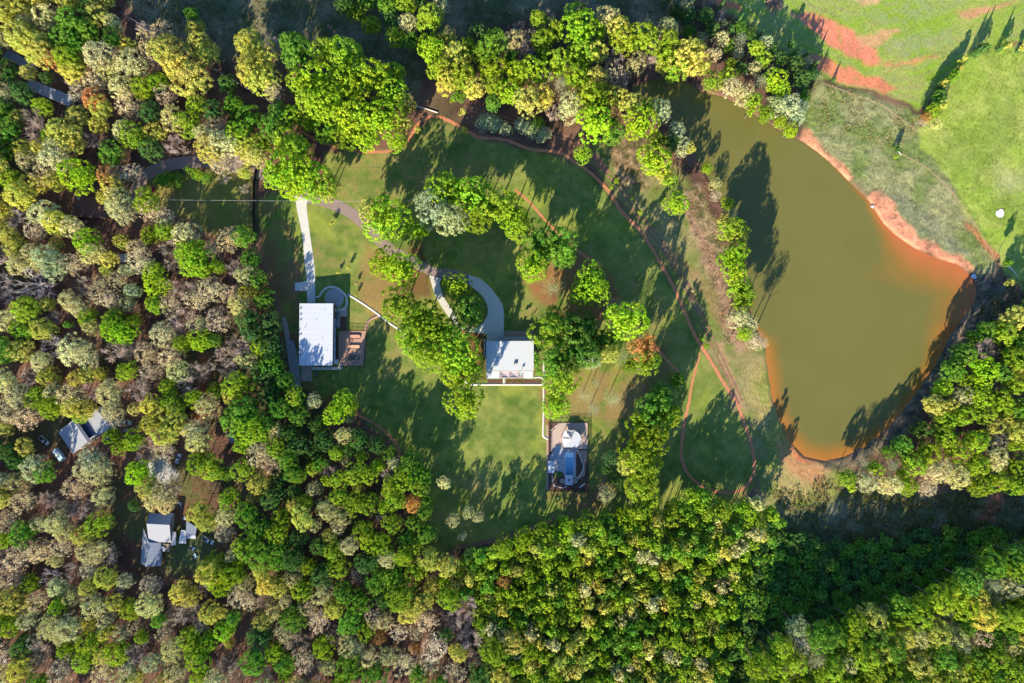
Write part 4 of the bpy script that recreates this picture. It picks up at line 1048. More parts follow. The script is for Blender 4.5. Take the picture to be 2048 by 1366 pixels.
def unit(v): return v / (np.linalg.norm(v, axis=-1, keepdims=True) + 1e-9)
def leaf_quads(c, nrm, size, r, aspect=.75):
    n = len(c); nrm = unit(nrm)
    a = unit(np.cross(nrm, r.normal(size=(n, 3)))); b = np.cross(nrm, a)
    s = (size * r.uniform(.6, 1.3, n))[:, None]
    a = a * s; b = b * s * aspect
    V = np.stack([c + a, c + b * 1.0, c - a, c - b * 1.0], 1).reshape(-1, 3)      # diamond leaf sprays
    F = np.arange(4 * n).reshape(n, 4)
    return V, F

def crown_broad(seed, lobes=13, cl=26, lv=42, size=.030, cr=.125, droop=0, gap=.0, top=.55):
    r = np.random.default_rng(seed); L_ = []
    for k in range(lobes):
        if k == 0: d = np.array([0, 0, 1.0])
        else:
            t = k * 2.39996 + r.uniform(-.3, .3); z = 1 - 1.25 * k / lobes; q = math.sqrt(max(0, 1 - z * z)); d = np.array([q * math.cos(t), q * math.sin(t), z])
        rad = r.uniform(.42, .66); lr = r.uniform(.30, .46)
        L_.append((d * np.array([rad, rad, top * .95]), lr))
    C = []; D = []
    for k, (c, lr) in enumerate(L_):
        d = unit(r.normal(size=(cl * 2, 3))); d = d[d[:, 2] > -.55][:cl]
        p = c + d * lr * np.array([1, 1, .85]); ok = np.ones(len(p), bool)
        for j, (c2, l2) in enumerate(L_):
            if j != k: ok &= np.linalg.norm(p - c2, axis=1) > l2 * .80
        ok &= r.random(len(p)) > gap
        C.append(p[ok]); D.append(d[ok])
    C = np.concatenate(C); D = np.concatenate(D)
    n = len(C) * lv; C2 = np.repeat(C, lv, 0); D2 = np.repeat(D, lv, 0)
    crr = np.repeat(r.uniform(.6, 1.3, len(C)) * cr, lv)[:, None]
    off = unit(r.normal(size=(n, 3)) + D2 * .7 + np.array([0, 0, .4])) * crr * (r.random((n, 1)) ** .4)
    P_ = C2 + off
    N_ = (unit(off) * .8 + D2 * .4) * np.array([1, 1, .7]) + r.normal(size=(n, 3)) * .45
    # inner shade leaves so that the ground does not show through the middle
    m_ = n // 5; Pi = unit(r.normal(size=(m_, 3))) * np.array([.55, .55, .38]) * (r.random((m_, 1)) ** .5)
    V1, F1 = leaf_quads(P_, N_, size, r); V2, F2 = leaf_quads(Pi, r.normal(size=(m_, 3)) + [0, 0, 1], size * 1.8, r)
    return np.concatenate([V1, V2]), np.concatenate([F1, F2 + len(V1)])

def tubes(segs, n=3):
    """segs: list of (a, b, ra, rb) -> V, F arrays of n-sided tubes."""
    A = np.array([s[0] for s in segs], float); B = np.array([s[1] for s in segs], float)
    ra = np.array([s[2] for s in segs])[:, None, None]; rb = np.array([s[3] for s in segs])[:, None, None]
    d = unit(B - A); ref = np.where(np.abs(d[:, 2:3]) > .9, np.array([[1., 0, 0]]), np.array([[0, 0, 1.]]))
    u = unit(np.cross(d, ref)); w = np.cross(d, u)
    t = np.arange(n) * 2 * math.pi / n; ring = u[:, None, :] * np.cos(t)[None, :, None] + w[:, None, :] * np.sin(t)[None, :, None]
    V = np.concatenate([A[:, None, :] + ring * ra, B[:, None, :] + ring * rb], 1)
    k = np.arange(n); base = np.stack([k, (k + 1) % n, n + (k + 1) % n, n + k], 1)
    F = base[None] + (np.arange(len(segs)) * 2 * n)[:, None, None]
    return V.reshape(-1, 3), F.reshape(-1, 4)

def branch_segs(seed, levels=(8, 5, 5, 4), r0=.020, spread=1.0):
    """Radiating limbs of a leafless crown in a unit crown."""
    r = np.random.default_rng(seed); segs = []
    def grow(p, d, ln, rad, lev):
        q = p + d * ln * .5 + r.normal(size=3) * ln * .05; e = q + unit(d + r.normal(size=3) * .18) * ln * .5
        segs.append((p, q, rad, rad * .8)); segs.append((q, e, rad * .8, rad * .55))
        if lev >= len(levels): return
        for k in range(levels[lev]):
            f = r.uniform(.3, 1.0); s = p + (e - p) * f
            nd = unit(d + r.normal(size=3) * (.55 if lev < 2 else .7) + np.array([0, 0, .10]))
            grow(s, nd, ln * r.uniform(.42, .62), rad * .48, lev + 1)
    for k in range(levels[0]):
        t = k * 2.39996 + r.uniform(-.3, .3); up = r.uniform(.05, .9)
        d = unit(np.array([math.cos(t) * spread, math.sin(t) * spread, up]))
        grow(np.array([0, 0, -.45 + .25 * r.random()]), d, r.uniform(.62, .8), r0, 1)
    return segs

def mesh_from(name, V, F, mat):
    me = np_mesh(name, V, F); me.materials.append(mat); return me

PROTO = {}
PROTO['broad'] = [mesh_from("broad_crown", *crown_broad(100 + k), M_LEAF) for k in range(9)]
PROTO['maple'] = [mesh_from("rounded_crown", *crown_broad(140 + k, lobes=16, cl=32, lv=28, size=.0295, cr=.085, top=.6), M_LEAF) for k in range(3)]
PROTO['airy'] = [mesh_from("airy_crown", *crown_broad(200 + k, lobes=13, cl=26, lv=28, size=.027, cr=.13, gap=.0), M_BUD) for k in range(5)]
PROTO['thin'] = [mesh_from("thin_crown", *crown_broad(240 + k, lobes=15, cl=26, lv=15, size=.026, cr=.12, gap=.30), M_BUD) for k in range(5)]
PROTO['small'] = [mesh_from("small_crown", *crown_broad(300 + k, lobes=5, cl=12, lv=12, size=.10, cr=.20, top=.7), M_LEAF) for k in range(5)]
def tufted(seed):
    r = np.random.default_rng(seed); C = []; D = []
    for k in range(46):
        t = k * 2.39996; z = -.5 + 1.25 * k / 46; rad = (1.0 - max(0, z + .1) * .85) * r.uniform(.75, 1.05)
        d = np.array([math.cos(t), math.sin(t), .25])
        for f in (.45, .72, 1.0): C.append(np.array([0, 0, z]) + d * rad * f * np.array([1, 1, .3])); D.append(d)
    C = np.array(C); D = np.array(D); lv = 18; n = len(C) * lv
    off = r.normal(size=(n, 3)) * .055 + np.repeat(D, lv, 0) * r.normal(size=(n, 1)) * .07
    return leaf_quads(np.repeat(C, lv, 0) + off, r.normal(size=(n, 3)) + [0, 0, .8], .034, r, .35)
PROTO['pine'] = [mesh_from("pine_crown", *tufted(400 + k), M_LEAF) for k in range(3)]
def cedar(seed):
    r = np.random.default_rng(seed); n = 900; z = r.uniform(-1, 1, n) ; t = r.uniform(0, 6.283, n)
    rad = (1 - z) * .5 * r.uniform(.75, 1.1, n) ** .5 * (.8 + .2 * np.sin(5 * t + seed)); P_ = np.stack([rad * np.cos(t), rad * np.sin(t), z], 1)
    return leaf_quads(P_, np.stack([np.cos(t), np.sin(t), np.full(n, .5)], 1) + r.normal(size=(n, 3)) * .4, .09, r)
PROTO['cedar'] = [mesh_from("cedar_crown", *cedar(450 + k), M_LEAF) for k in range(2)]
PROTO['twigs'] = [mesh_from("bare_branches", *tubes(branch_segs(500 + k)), M_TWIG) for k in range(4)]
PROTO['limbs'] = [mesh_from("limbs", *tubes(branch_segs(520 + k, (9, 5, 4), .016), 3), M_TWIG) for k in range(3)]
def bud_haze(seed, n=2600, size=.020):
    r = np.random.default_rng(seed); s = branch_segs(500 + seed, (8, 5, 5, 4)); e = np.array([q[1] for q in s[len(s) // 4:]])
    p = e[r.integers(0, len(e), n)] + r.normal(size=(n, 3)) * .035
    return leaf_quads(p, r.normal(size=(n, 3)) + [0, 0, .5], size, r)
PROTO['haze'] = [mesh_from("bud_haze", *bud_haze(k), M_BUD) for k in range(4)]
# trunks of height 1, with a few rising limbs
def trunk_mesh(seed, straight=False):
    r = np.random.default_rng(seed); s = []; p = np.array([0, 0, 0.]); rad = 1.0
    for k in range(5):
        q = p + np.array([r.normal() * .008, r.normal() * .008, .2]); s.append((p, q, rad, rad * .82)); p = q; rad *= .82
        if k >= 2 and not straight:
            for j in range(2):
                t = r.uniform(0, 6.28); s.append((p, p + np.array([math.cos(t) * .16, math.sin(t) * .16, .16]), rad * .55, rad * .25))
    V, F = tubes([(a, b, ra * .016, rb * .016) for a, b, ra, rb in s], 6)
    return mesh_from("trunk", V, F, M_BARK)
TRUNKS = [trunk_mesh(600 + k) for k in range(4)] + [trunk_mesh(640, True)]

AL = 1.0
CODE = {  # colour name, albedo, crown kind
    'L': ("lime green", lin(152, 180, 50), 'broad'), 'G': ("mid green", lin(116, 160, 54), 'broad'), 'Y': ("yellow-green", lin(196, 196, 88), 'broad'),
    'O': ("pale olive", lin(200, 198, 130), 'airy'), 'T': ("tan budding", lin(208, 194, 146), 'thin'), 'P': ("pinkish grey bare", lin(196, 176, 152), 'haze'),
    'B': ("silvery grey leafless", lin(190, 178, 164), 'twigs'), 'D': ("dark green", lin(90, 128, 60), 'broad'), 'S': ("silvery green", lin(168, 182, 128), 'airy'),
    'R': ("rusty orange", lin(200, 150, 84), 'airy'), 'N': ("grey-green needled", lin(158, 164, 118), 'pine'), 'V': ("bright lime rounded", lin(160, 194, 48), 'maple'),
    'M': ("magenta flowering", lin(190, 30, 110), 'small')}

HAND = """
775 440 46 V; 745 425 26 Y; 838 461 21 V; 775 530 34 V; 808 540 34 V; 800 610 36 L; 845 640 40 V; 830 680 38 L; 880 665 38 V; 870 710 36 L; 915 700 44 V; 935 735 34 V; 905 740 30 L;
930 800 38 V; 915 572 27 V; 938 628 34 G; 1100 665 36 L; 1110 720 40 G; 1150 670 40 G; 1165 705 34 G; 1125 765 36 L; 1110 640 26 G; 1170 650 25 D; 1112 808 28 L; 1180 690 26 D;
868 418 36 S; 905 440 34 S; 850 405 20 S; 888 382 34 L; 915 385 24 L; 950 395 38 V; 990 410 36 L; 1020 430 34 V; 955 435 30 L; 1040 455 28 L; 1078 480 34 G; 1120 490 34 G; 1066 530 32 V; 1090 505 28 G; 1130 515 24 G;
1108 578 27 N; 1180 555 30 V; 1190 580 30 V; 1165 585 26 V; 1250 640 40 V; 1225 612 20 P; 1285 692 30 R; 1295 725 26 L; 1215 705 22 Y; 1178 715 24 S; 1243 712 22 N; 1205 680 20 G; 1228 680 18 G; 1260 730 16 L;
1170 790 19 N; 1225 797 20 N; 1190 765 14 N; 1187 817 16 N; 1310 815 38 G; 1335 830 26 L; 1285 850 30 L; 1300 875 36 L; 1268 905 34 L; 1290 930 34 L; 1255 925 24 Y; 1280 965 34 L; 1295 995 26 L; 1212 988 17 O; 1230 960 14 D; 1222 915 16 D; 1353 762 18 G; 1318 780 18 G; 1215 940 12 D;
888 965 13 O; 907 1040 14 O; 937 1023 13 O; 958 1033 12 O; 925 1070 10 O; 940 1105 14 D; 1025 962 4 Y; 664 446 6 Y; 712 590 4 Y; 697 535 5 Y; 676 545 4 Y; 712 567 4 O;
815 10 20 L; 862 42 27 L; 818 48 20 O; 775 10 20 G; 735 5 18 G; 690 10 20 D; 868 105 27 V; 855 90 20 L; 912 118 28 Y; 935 100 20 L; 985 92 30 G; 925 155 30 L; 895 165 24 Y; 985 140 28 L; 1025 85 22 O; 1058 72 15 P; 1085 82 22 L; 1105 65 22 L; 1160 62 38 V; 1148 35 25 G; 1213 38 23 O; 1235 60 25 Y; 1245 85 28 L; 1285 80 30 L; 1300 110 25 P;
1035 150 27 L; 1068 145 28 L; 1112 130 28 L; 1160 115 30 L; 1190 108 24 Y; 1020 185 25 V; 1055 205 28 Y; 1085 195 24 Y; 1120 172 22 N; 1150 158 26 L; 1190 160 26 Y; 1225 150 25 T; 1178 195 30 L; 1138 215 28 O; 1188 250 36 V; 1235 200 25 Y; 1280 250 33 V; 1262 212 24 Y; 1318 225 26 S; 1295 220 20 L; 1330 98 30 L; 1370 120 34 Y; 1350 140 26 L; 1270 130 22 O; 1205 200 24 L; 1090 160 20 T; 960 110 22 L; 950 180 22 Y; 990 175 22 L; 1335 60 20 O; 880 140 24 L; 1240 165 20 P;
968 245 16 S; 988 250 18 S; 1010 257 15 S; 1045 250 17 S; 1062 262 18 S; 1085 268 18 S; 1075 248 14 G; 1165 310 18 V; 1308 322 32 V; 1328 352 18 Y; 1340 362 14 L; 1352 408 24 V; 1350 265 20 S; 1365 290 16 S; 1340 285 18 D; 1378 296 12 Y; 1360 305 12 O;
600 108 30 G; 585 90 25 G; 690 115 36 L; 650 105 26 L; 640 165 36 V; 700 170 40 V; 745 160 38 L; 785 190 34 V; 660 215 40 V; 715 240 42 V; 765 240 38 V; 800 250 24 Y; 812 215 18 Y; 620 205 28 L; 735 278 26 V; 690 275 26 L; 590 235 22 L; 600 165 24 L;
545 260 26 G; 575 285 26 L; 600 300 28 L; 560 230 24 G; 570 340 36 V; 610 350 38 V; 640 372 34 V; 590 375 28 V; 555 355 24 V; 655 375 26 Y; 500 90 26 Y; 525 115 32 Y; 505 140 32 Y; 530 165 30 Y; 550 185 20 T; 545 90 18 P;
298 62 22 P; 300 90 26 T; 330 70 26 T; 335 105 34 Y; 360 130 36 Y; 390 165 34 Y; 310 120 20 T; 400 90 24 Y; 392 60 16 Y; 415 110 24 Y; 385 30 14 G; 400 55 12 Y; 458 170 18 D;
45 15 24 Y; 15 35 28 Y; 95 35 26 O; 45 75 30 Y; 75 95 32 Y; 95 110 26 Y; 60 50 22 O; 150 50 32 G; 135 80 28 G; 105 55 20 O; 200 32 22 Y; 228 50 18 O; 230 80 20 G; 258 93 17 Y; 205 118 32 O; 225 140 26 O; 142 118 26 L; 112 122 20 R; 150 145 24 Y; 155 168 18 P; 18 145 24 D; 62 148 15 Y; 50 190 22 D; 292 180 24 L; 322 165 20 L; 245 178 24 O; 192 200 22 R; 205 218 22 Y; 165 195 20 T; 90 215 18 L; 68 238 22 P; 40 235 15 Y; 10 222 22 G; 335 192 22 T; 262 215 25 T; 8 188 20 O; 95 155 12 D; 185 20 20 D; 180 65 22 G; 165 95 20 G;
20 262 24 G; 78 262 26 P; 125 262 26 Y; 145 280 28 Y; 110 275 20 L; 200 252 17 Y; 50 300 20 Y; 65 325 24 O; 115 315 32 O; 95 350 24 T; 160 352 34 V; 115 365 20 Y; 75 368 22 Y; 28 362 22 L; 220 355 22 R; 232 378 24 Y; 212 395 16 Y; 240 405 28 O; 250 428 22 O; 297 403 25 L; 308 425 26 T; 335 440 20 T; 335 462 20 L; 228 310 24 G; 268 272 26 L; 250 262 20 O; 315 265 22 Y; 348 290 22 P; 305 300 22 D; 188 285 20 P; 32 435 27 B; 95 430 28 O; 118 445 24 Y; 75 460 20 T; 150 455 24 O; 20 470 22 Y; 180 485 26 V; 270 345 18 T; 240 350 20 T;
328 362 18 G; 350 360 16 G; 395 350 13 L; 415 356 12 G; 380 340 10 G; 310 378 8 M; 448 358 13 B; 490 378 11 P; 450 290 30 O; 425 300 28 Y; 465 315 26 B; 445 330 22 T; 500 300 28 Y; 515 315 22 O; 480 270 26 L; 500 240 26 G; 525 290 22 L; 410 270 22 O; 440 255 22 T; 490 345 14 Y; 380 250 26 L; 350 240 24 O; 430 225 22 D; 400 215 22 L; 470 215 20 G;
35 498 20 Y; 100 515 26 S; 115 535 26 S; 85 525 22 O; 150 530 24 T; 15 510 22 P; 115 490 14 Y; 190 508 24 O; 222 520 16 Y; 215 540 12 Y; 255 540 14 S; 285 525 26 T; 280 500 22 T; 240 560 20 T; 312 548 24 V; 320 575 24 V; 268 580 16 S; 65 570 36 B; 90 580 24 B; 12 560 22 B; 15 592 20 B; 205 590 24 T; 225 600 20 T; 205 565 15 T; 142 600 20 O; 160 615 20 O; 178 635 18 L; 185 655 18 O; 312 610 17 L; 340 580 24 P; 345 612 22 T; 235 638 22 L; 230 660 24 V; 255 665 24 V; 272 640 13 L; 98 608 14 Y; 60 618 26 L; 20 640 26 O; 50 660 22 L; 90 658 22 Y; 45 702 24 Y; 15 700 24 G; 138 650 9 G; 110 635 17 P; 108 692 26 B; 148 700 28 O; 180 712 26 O; 330 668 26 O; 350 655 22 B; 235 705 26 P; 262 700 22 B; 295 705 22 T;
395 520 36 V; 380 505 24 L; 410 540 20 L; 375 470 26 O; 345 500 22 P; 350 525 22 P; 430 500 18 T; 460 480 26 T; 490 475 22 G; 505 520 20 G; 495 550 22 O; 520 560 20 G; 530 600 22 G; 440 535 14 L; 470 535 18 P; 425 580 26 T; 465 590 22 T; 395 600 24 T; 375 580 24 P; 370 640 26 P; 400 650 22 T; 405 680 24 V; 407 645 14 O; 440 640 26 T; 430 680 15 G; 480 690 26 P; 450 710 20 P; 500 640 24 D; 510 670 24 D; 480 610 22 O; 545 650 24 D; 546 692 22 D; 522 695 20 L; 545 730 24 G; 553 735 18 G; 500 720 22 O; 460 740 22 P; 360 740 24 O; 345 715 24 T;
15 760 26 O; 62 755 22 P; 100 752 20 Y; 160 756 18 Y; 180 750 18 Y; 205 748 13 Y; 258 742 20 L; 305 742 22 T; 40 790 24 O; 80 795 24 L; 105 815 20 L; 148 790 28 T; 182 785 22 P; 225 785 26 O; 280 778 24 P; 290 795 18 P; 150 815 20 Y; 175 818 20 Y; 162 832 14 L; 28 818 30 T; 62 835 26 T; 230 820 22 O; 238 842 16 T; 308 812 22 Y; 345 825 24 Y; 308 848 22 Y; 335 868 24 Y; 228 872 18 L; 243 895 16 L; 272 880 20 L; 270 818 13 O; 75 935 26 O; 95 945 20 G; 20 900 20 D; 38 920 18 D; 190 920 26 O; 205 940 28 O; 175 940 24 O; 300 900 28 P; 330 895 22 T; 282 945 26 V; 340 905 15 P; 10 850 22 Y; 15 830 20 O;
395 745 24 P; 370 772 22 B; 420 732 14 P; 480 770 28 L; 465 790 18 Y; 395 797 19 L; 350 808 24 L; 418 812 26 O; 355 845 26 Y; 395 860 24 O; 400 885 24 O; 480 840 34 G; 510 855 34 V; 495 820 28 G; 530 845 22 G; 490 888 20 V; 400 925 24 L; 425 935 26 L; 455 948 14 G; 520 905 26 T; 545 925 22 T; 555 862 18 O; 580 865 18 D; 629 801 15 O; 690 800 22 V; 672 825 24 V; 700 812 18 V; 640 925 16 G; 625 935 14 L; 675 905 16 L; 590 945 20 G; 600 890 22 D; 560 815 22 G; 598 832 20 G; 638 850 18 D; 575 760 20 G; 560 772 16 G; 530 745 24 D; 540 790 22 D; 650 880 20 D; 690 870 18 O; 700 840 12 N;
597 953 16 L; 627 938 13 Y; 592 982 15 D; 630 975 17 O; 657 940 15 P; 656 960 13 L; 612 1000 15 L; 655 1015 22 O; 680 1030 22 O; 680 1050 18 O; 630 1050 14 O; 565 1030 18 L; 715 945 24 L; 740 950 18 L; 724 912 13 V; 693 922 12 O; 757 930 14 V; 776 950 15 P; 716 973 11 Y; 712 1005 22 L; 738 1005 22 L; 785 975 22 L; 810 955 26 V; 842 945 22 G; 840 970 20 L; 795 1000 20 L; 826 1005 18 R; 762 1032 13 P; 785 1045 20 L; 832 1045 18 G; 730 1062 22 L; 765 1085 24 L; 745 1085 20 V; 700 1090 20 O; 835 1090 18 L; 815 1075 18 G; 600 1075 18 D; 640 1090 18 D; 820 920 22 G; 780 905 16 G; 755 890 18 D; 850 1000 14 G; 720 880 20 D;
255 1160 16 O; 240 1180 14 B; 365 1180 22 Y; 385 1190 20 Y; 425 1140 28 Y; 445 1160 28 L; 470 1140 26 L; 525 1140 17 Y; 535 1165 22 Y; 560 1170 22 Y; 480 1190 24 T; 500 1200 18 T; 420 1280 20 V; 452 1258 20 V; 460 1285 11 Y; 380 1225 26 P; 350 1230 22 P; 550 1300 19 L; 640 1238 24 T; 650 1292 22 L; 572 1262 20 O; 598 1285 24 P; 610 1320 22 T; 630 1340 22 P; 572 1352 15 L; 530 1240 19 Y; 458 1330 24 P; 480 1345 22 P; 400 1350 17 L; 350 1295 26 O; 355 1340 24 O; 110 1250 28 O; 145 1250 26 O; 130 1265 20 O; 195 1208 26 O; 215 1235 20 O; 75 1280 18 T; 85 1298 20 P; 80 1322 20 T; 170 1320 20 L; 120 1210 17 V; 65 1165 18 L; 105 1155 20 B; 60 1235 22 O; 18 1245 26 L; 50 1290 22 D; 212 1345 26 T; 262 1335 20 O; 275 1352 17 Y; 310 1320 21 S; 275 1250 17 T; 285 1272 14 L; 215 1260 18 Y; 320 1240 15 G; 28 1200 28 Y; 335 1350 15 Y;
85 1045 18 O; 120 1045 24 O; 135 1060 20 O; 55 1000 26 T; 100 1000 20 P; 128 1090 22 T; 185 1105 24 O; 205 1095 18 O; 218 1112 20 P; 160 1018 22 P; 185 1010 18 B; 45 1110 28 T; 10 1078 18 L; 85 1100 22 T; 330 980 24 T; 300 975 22 Y; 310 995 22 O; 350 970 20 P; 335 1005 20 O; 400 1020 22 Y; 415 1040 22 Y; 455 1030 22 O; 452 1062 22 T; 500 1090 28 L; 525 1105 28 G; 430 1130 26 L; 270 1010 12 D; 20 1040 24 T; 10 960 18 O; 30 1150 24 T; 150 1140 20 P; 120 1170 20 O; 180 1170 18 Y; 80 1200 20 T;
1465 462 26 L; 1482 475 14 Y; 1462 520 26 V; 1475 505 20 L; 1470 545 22 V; 1478 575 24 V; 1495 590 16 L; 1482 605 22 L; 1475 635 22 O; 1495 645 18 O; 1487 668 15 V; 1510 682 18 T; 1525 686 12 T; 1412 337 11 V; 1430 368 13 O; 1430 392 12 T; 1455 410 14 L; 1460 428 14 O; 1450 440 14 Y;
1385 100 22 Y; 1400 130 22 Y; 1425 112 16 O; 1425 165 20 L; 1455 150 16 L; 1460 178 20 O; 1485 190 22 O; 1505 205 18 L; 1460 130 12 L; 1512 100 16 L; 1525 120 16 L; 1530 85 14 O; 1520 165 18 N; 1550 162 24 V; 1560 182 18 V; 1530 230 16 L; 1548 215 20 S; 1575 215 24 S; 1590 235 18 S; 1580 262 15 V; 1560 245 14 L; 1608 192 13 G; 1600 215 14 S; 1500 225 10 L; 1600 160 18 D; 1480 80 16 N; 1440 80 16 O; 1425 60 14 D; 1410 35 16 D; 1500 70 12 D; 1560 120 14 D; 1590 130 16 D; 1620 150 14 D; 1580 90 10 D; 1545 100 10 D; 1460 60 10 D; 1540 140 12 P; 1480 140 14 D;
1862 222 15 L; 1875 195 14 G; 1880 210 12 Y; 1850 235 12 R; 1885 168 10 Y; 1900 158 12 G; 1905 150 10 L; 1915 140 9 Y; 1925 122 9 Y; 1965 98 11 D; 2012 92 9 Y; 2045 95 9 Y; 1870 250 12 O; 1845 245 10 B; 1795 300 5 D; 1790 315 4 L; 2012 525 10 G; 2016 565 9 Y;
1372 604 5 L; 1366 585 4 L; 1404 678 6 L; 1412 692 6 L; 1330 595 4 O; 1233 363 7 L; 1222 376 5 L; 1265 395 5 L; 1280 425 6 L; 1390 588 4 O; 1385 582 4 O;
930 262 8 Y; 925 225 9 Y; 905 200 7 L; 835 260 8 Y; 660 180 4 P; 690 830 4 D; 1690 955 18 L; 1730 960 22 O; 1775 965 24 O; 1810 970 20 L; 1850 975 18 T; 1725 925 16 N; 1700 975 10 L;
1960 735 28 V; 1955 760 22 V; 1880 775 18 V; 1885 840 22 L; 1995 800 22 L; 2000 815 20 L; 1850 905 24 L; 1820 925 26 L; 1905 900 24 L; 1945 880 26 L; 1870 940 26 O; 1905 950 26 O; 1950 930 24 L; 1990 960 24 L; 2030 930 22 L; 1780 930 22 N; 1800 890 20 G; 1920 830 22 L; 1840 860 20 D; 1920 790 20 O; 2035 860 24 Y; 1990 880 20 T;
1010 1160 17 R; 905 1235 24 P; 865 1170 18 Y; 800 1190 30 L; 790 1150 24 G; 820 1220 24 Y; 770 1240 18 O; 720 1150 20 P; 870 1290 28 T; 860 1320 24 T; 910 1340 26 T; 940 1270 26 P; 930 1240 18 P; 750 1230 22 T; 760 1270 16 R; 740 1310 22 O; 780 1310 20 O; 700 1330 26 G; 700 1240 26 G; 720 1200 26 G; 690 1360 22 L; 985 1300 28 L; 800 1260 20 T; 830 1295 12 R; 1030 1280 24 Y; 1060 1300 20 L; 1000 1350 20 Y;
1012 1092 24 L; 1050 1078 24 V; 1092 1062 24 L; 1130 1056 26 V; 1172 1050 24 L; 1212 1040 22 G; 1250 1034 24 V; 1292 1042 24 L; 1340 1030 22 L; 1365 1014 22 G; 1400 1010 20 V; 1440 1018 22 L; 1488 1018 22 V; 1512 1040 18 L; 1560 1290 22 L; 1555 1330 24 L; 1590 1320 22 L; 1600 1285 20 T; 1590 1250 20 S; 1640 1270 30 G; 1665 1265 26 G; 1660 1330 26 L; 1640 1345 24 V; 1700 1280 26 L; 1720 1310 28 L; 1750 1300 26 Y; 1740 1340 26 L; 1780 1330 22 L; 1790 1240 20 L; 1830 1230 26 L; 1800 1270 24 Y; 1870 1290 16 V; 1860 1330 18 L; 1905 1180 26 L; 1920 1210 28 L; 1950 1190 22 Y; 1960 1230 26 Y; 1890 1240 16 N; 1920 1290 20 N; 1960 1270 20 T; 2000 1230 26 L; 2010 1170 24 O; 2025 1140 22 L; 2030 1200 22 L; 1980 1310 26 L; 2020 1290 18 O; 1900 1340 22 Y; 1950 1345 22 L; 2020 1340 24 L
"""
REG = [  # outline, kinds with weights, radius range, count tries, height factor, name of the place
    ([(-75, -75), (225, -75), (285, 60), (400, 140), (540, 250), (640, 300), (560, 385), (520, 325), (430, 310), (250, 315), (130, 380), (120, 440), (-75, 480)],
     "YYYYOOOLLGGTTPD", (17, 30), 2600, 1.0),
    ([(-75, 440), (240, 470), (470, 470), (505, 500), (545, 600), (560, 700), (590, 800), (540, 900), (470, 960), (440, 1100), (480, 1366), (480, 1440), (-75, 1440)],
     "OOOOOTTTTPPYYYYLLLG", (14, 25), 5200, 1.0, .97),
    ([(490, 470), (515, 520), (548, 620), (572, 740), (590, 790), (680, 830), (720, 880), (700, 960), (560, 960), (500, 800), (480, 600)], "GGGDDOLP", (15, 24), 1500, 1.0),
    ([(700, 860), (800, 905), (858, 930), (855, 1100), (900, 1125), (900, 1200), (560, 1200), (450, 1100), (520, 950)], "GLLGODY", (14, 24), 2600, 1.0),
    ([(450, 1120), (900, 1130), (960, 1250), (980, 1440), (450, 1440)], "GGLODTPPOY", (15, 26), 2600, 1.0),
    ([(845, 90), (980, 60), (1150, 20), (1300, 60), (1420, 100), (1540, 150), (1600, 200), (1590, 270), (1500, 212), (1400, 172), (1330, 150), (1270, 180), (1350, 235), (1380, 300), (1330, 300),
      (1290, 270), (1200, 275), (1130, 230), (1040, 222), (900, 190)], "LLLYYGGOPD", (13, 22), 2000, .95),
    ([(1380, -30), (1440, 30), (1520, 75), (1640, 140), (1640, 180), (1600, 185), (1500, 120), (1400, 90), (1330, 30), (1330, -40)], "DDNGOP", (9, 15), 700, .6),
    ([(560, 90), (700, 90), (800, 150), (830, 230), (800, 285), (700, 300), (620, 250)], "VLG", (15, 25), 500, 1.0),
    ([(640, -60), (900, -60), (870, 80), (790, 90), (700, 30)], "GDLO", (13, 20), 250, .8),
    ([(2000, 640), (2115, 560), (2115, 1000), (2040, 965), (1960, 990), (1900, 965), (1820, 985), (1690, 985), (1705, 940), (1750, 905), (1810, 860), (1860, 790), (1905, 725), (1945, 660)],
     "LLLGGGOYYPN", (12, 23), 2600, 1.15),
    ([(1510, 1320), (1560, 1270), (1640, 1260), (1740, 1230), (1850, 1190), (1960, 1130), (2115, 1080), (2115, 1440), (1490, 1440)], "LLLGGYYON", (14, 26), 4200, 1.6, .76),
]
TREES = []          # px, py, r, code, height factor
hand_xy = []
for row in HAND.replace("\n", " ").split(";"):
    q = row.split()
    if len(q) == 4: TREES.append((float(q[0]), float(q[1]), float(q[2]), q[3], 1.0, True))
KEEP_OUT = [([(240, 930), (440, 950), (452, 1100), (400, 1155), (300, 1165), (255, 1150), (225, 1050)], -12), ([(60, 860), (110, 830), (240, 910), (250, 960), (80, 965)], -8), ([(50, 150), (148, 190), (140, 218), (46, 178)], 4), ([(8, 98), (75, 128), (55, 143), (4, 118)], 2), ([(116, 864), (168, 824), (236, 852), (146, 909)], 8),
            ([(280, 1022), (398, 1022), (398, 1100), (330, 1135), (280, 1135)], 9), ([(146, 390), (212, 392), (213, 437), (143, 433)], 2), ([(400, 1068), (432, 1068), (432, 1096), (400, 1096)], 8),
            ([(100, 888), (140, 888), (140, 930), (104, 930)], 4), ([(240, 830), (268, 830), (268, 868), (240, 868)], 2), ([(80, 870), (96, 870), (96, 892), (80, 892)], 1),
            (LAKE, 6), ([(295, 330), (500, 320), (505, 480), (330, 480), (290, 420)], 0), ([(235, 940), (285, 970), (270, 1100), (225, 1090)], 2),
            ([(345, 900), (395, 900), (392, 1010), (350, 1020)], 0), ([(28, 776), (44, 776), (44, 790), (28, 790)], 0), ([(235, 508), (255, 508), (255, 526), (236, 526)], 0),
            ([(450, 862), (476, 862), (476, 888), (450, 888)], 2)]
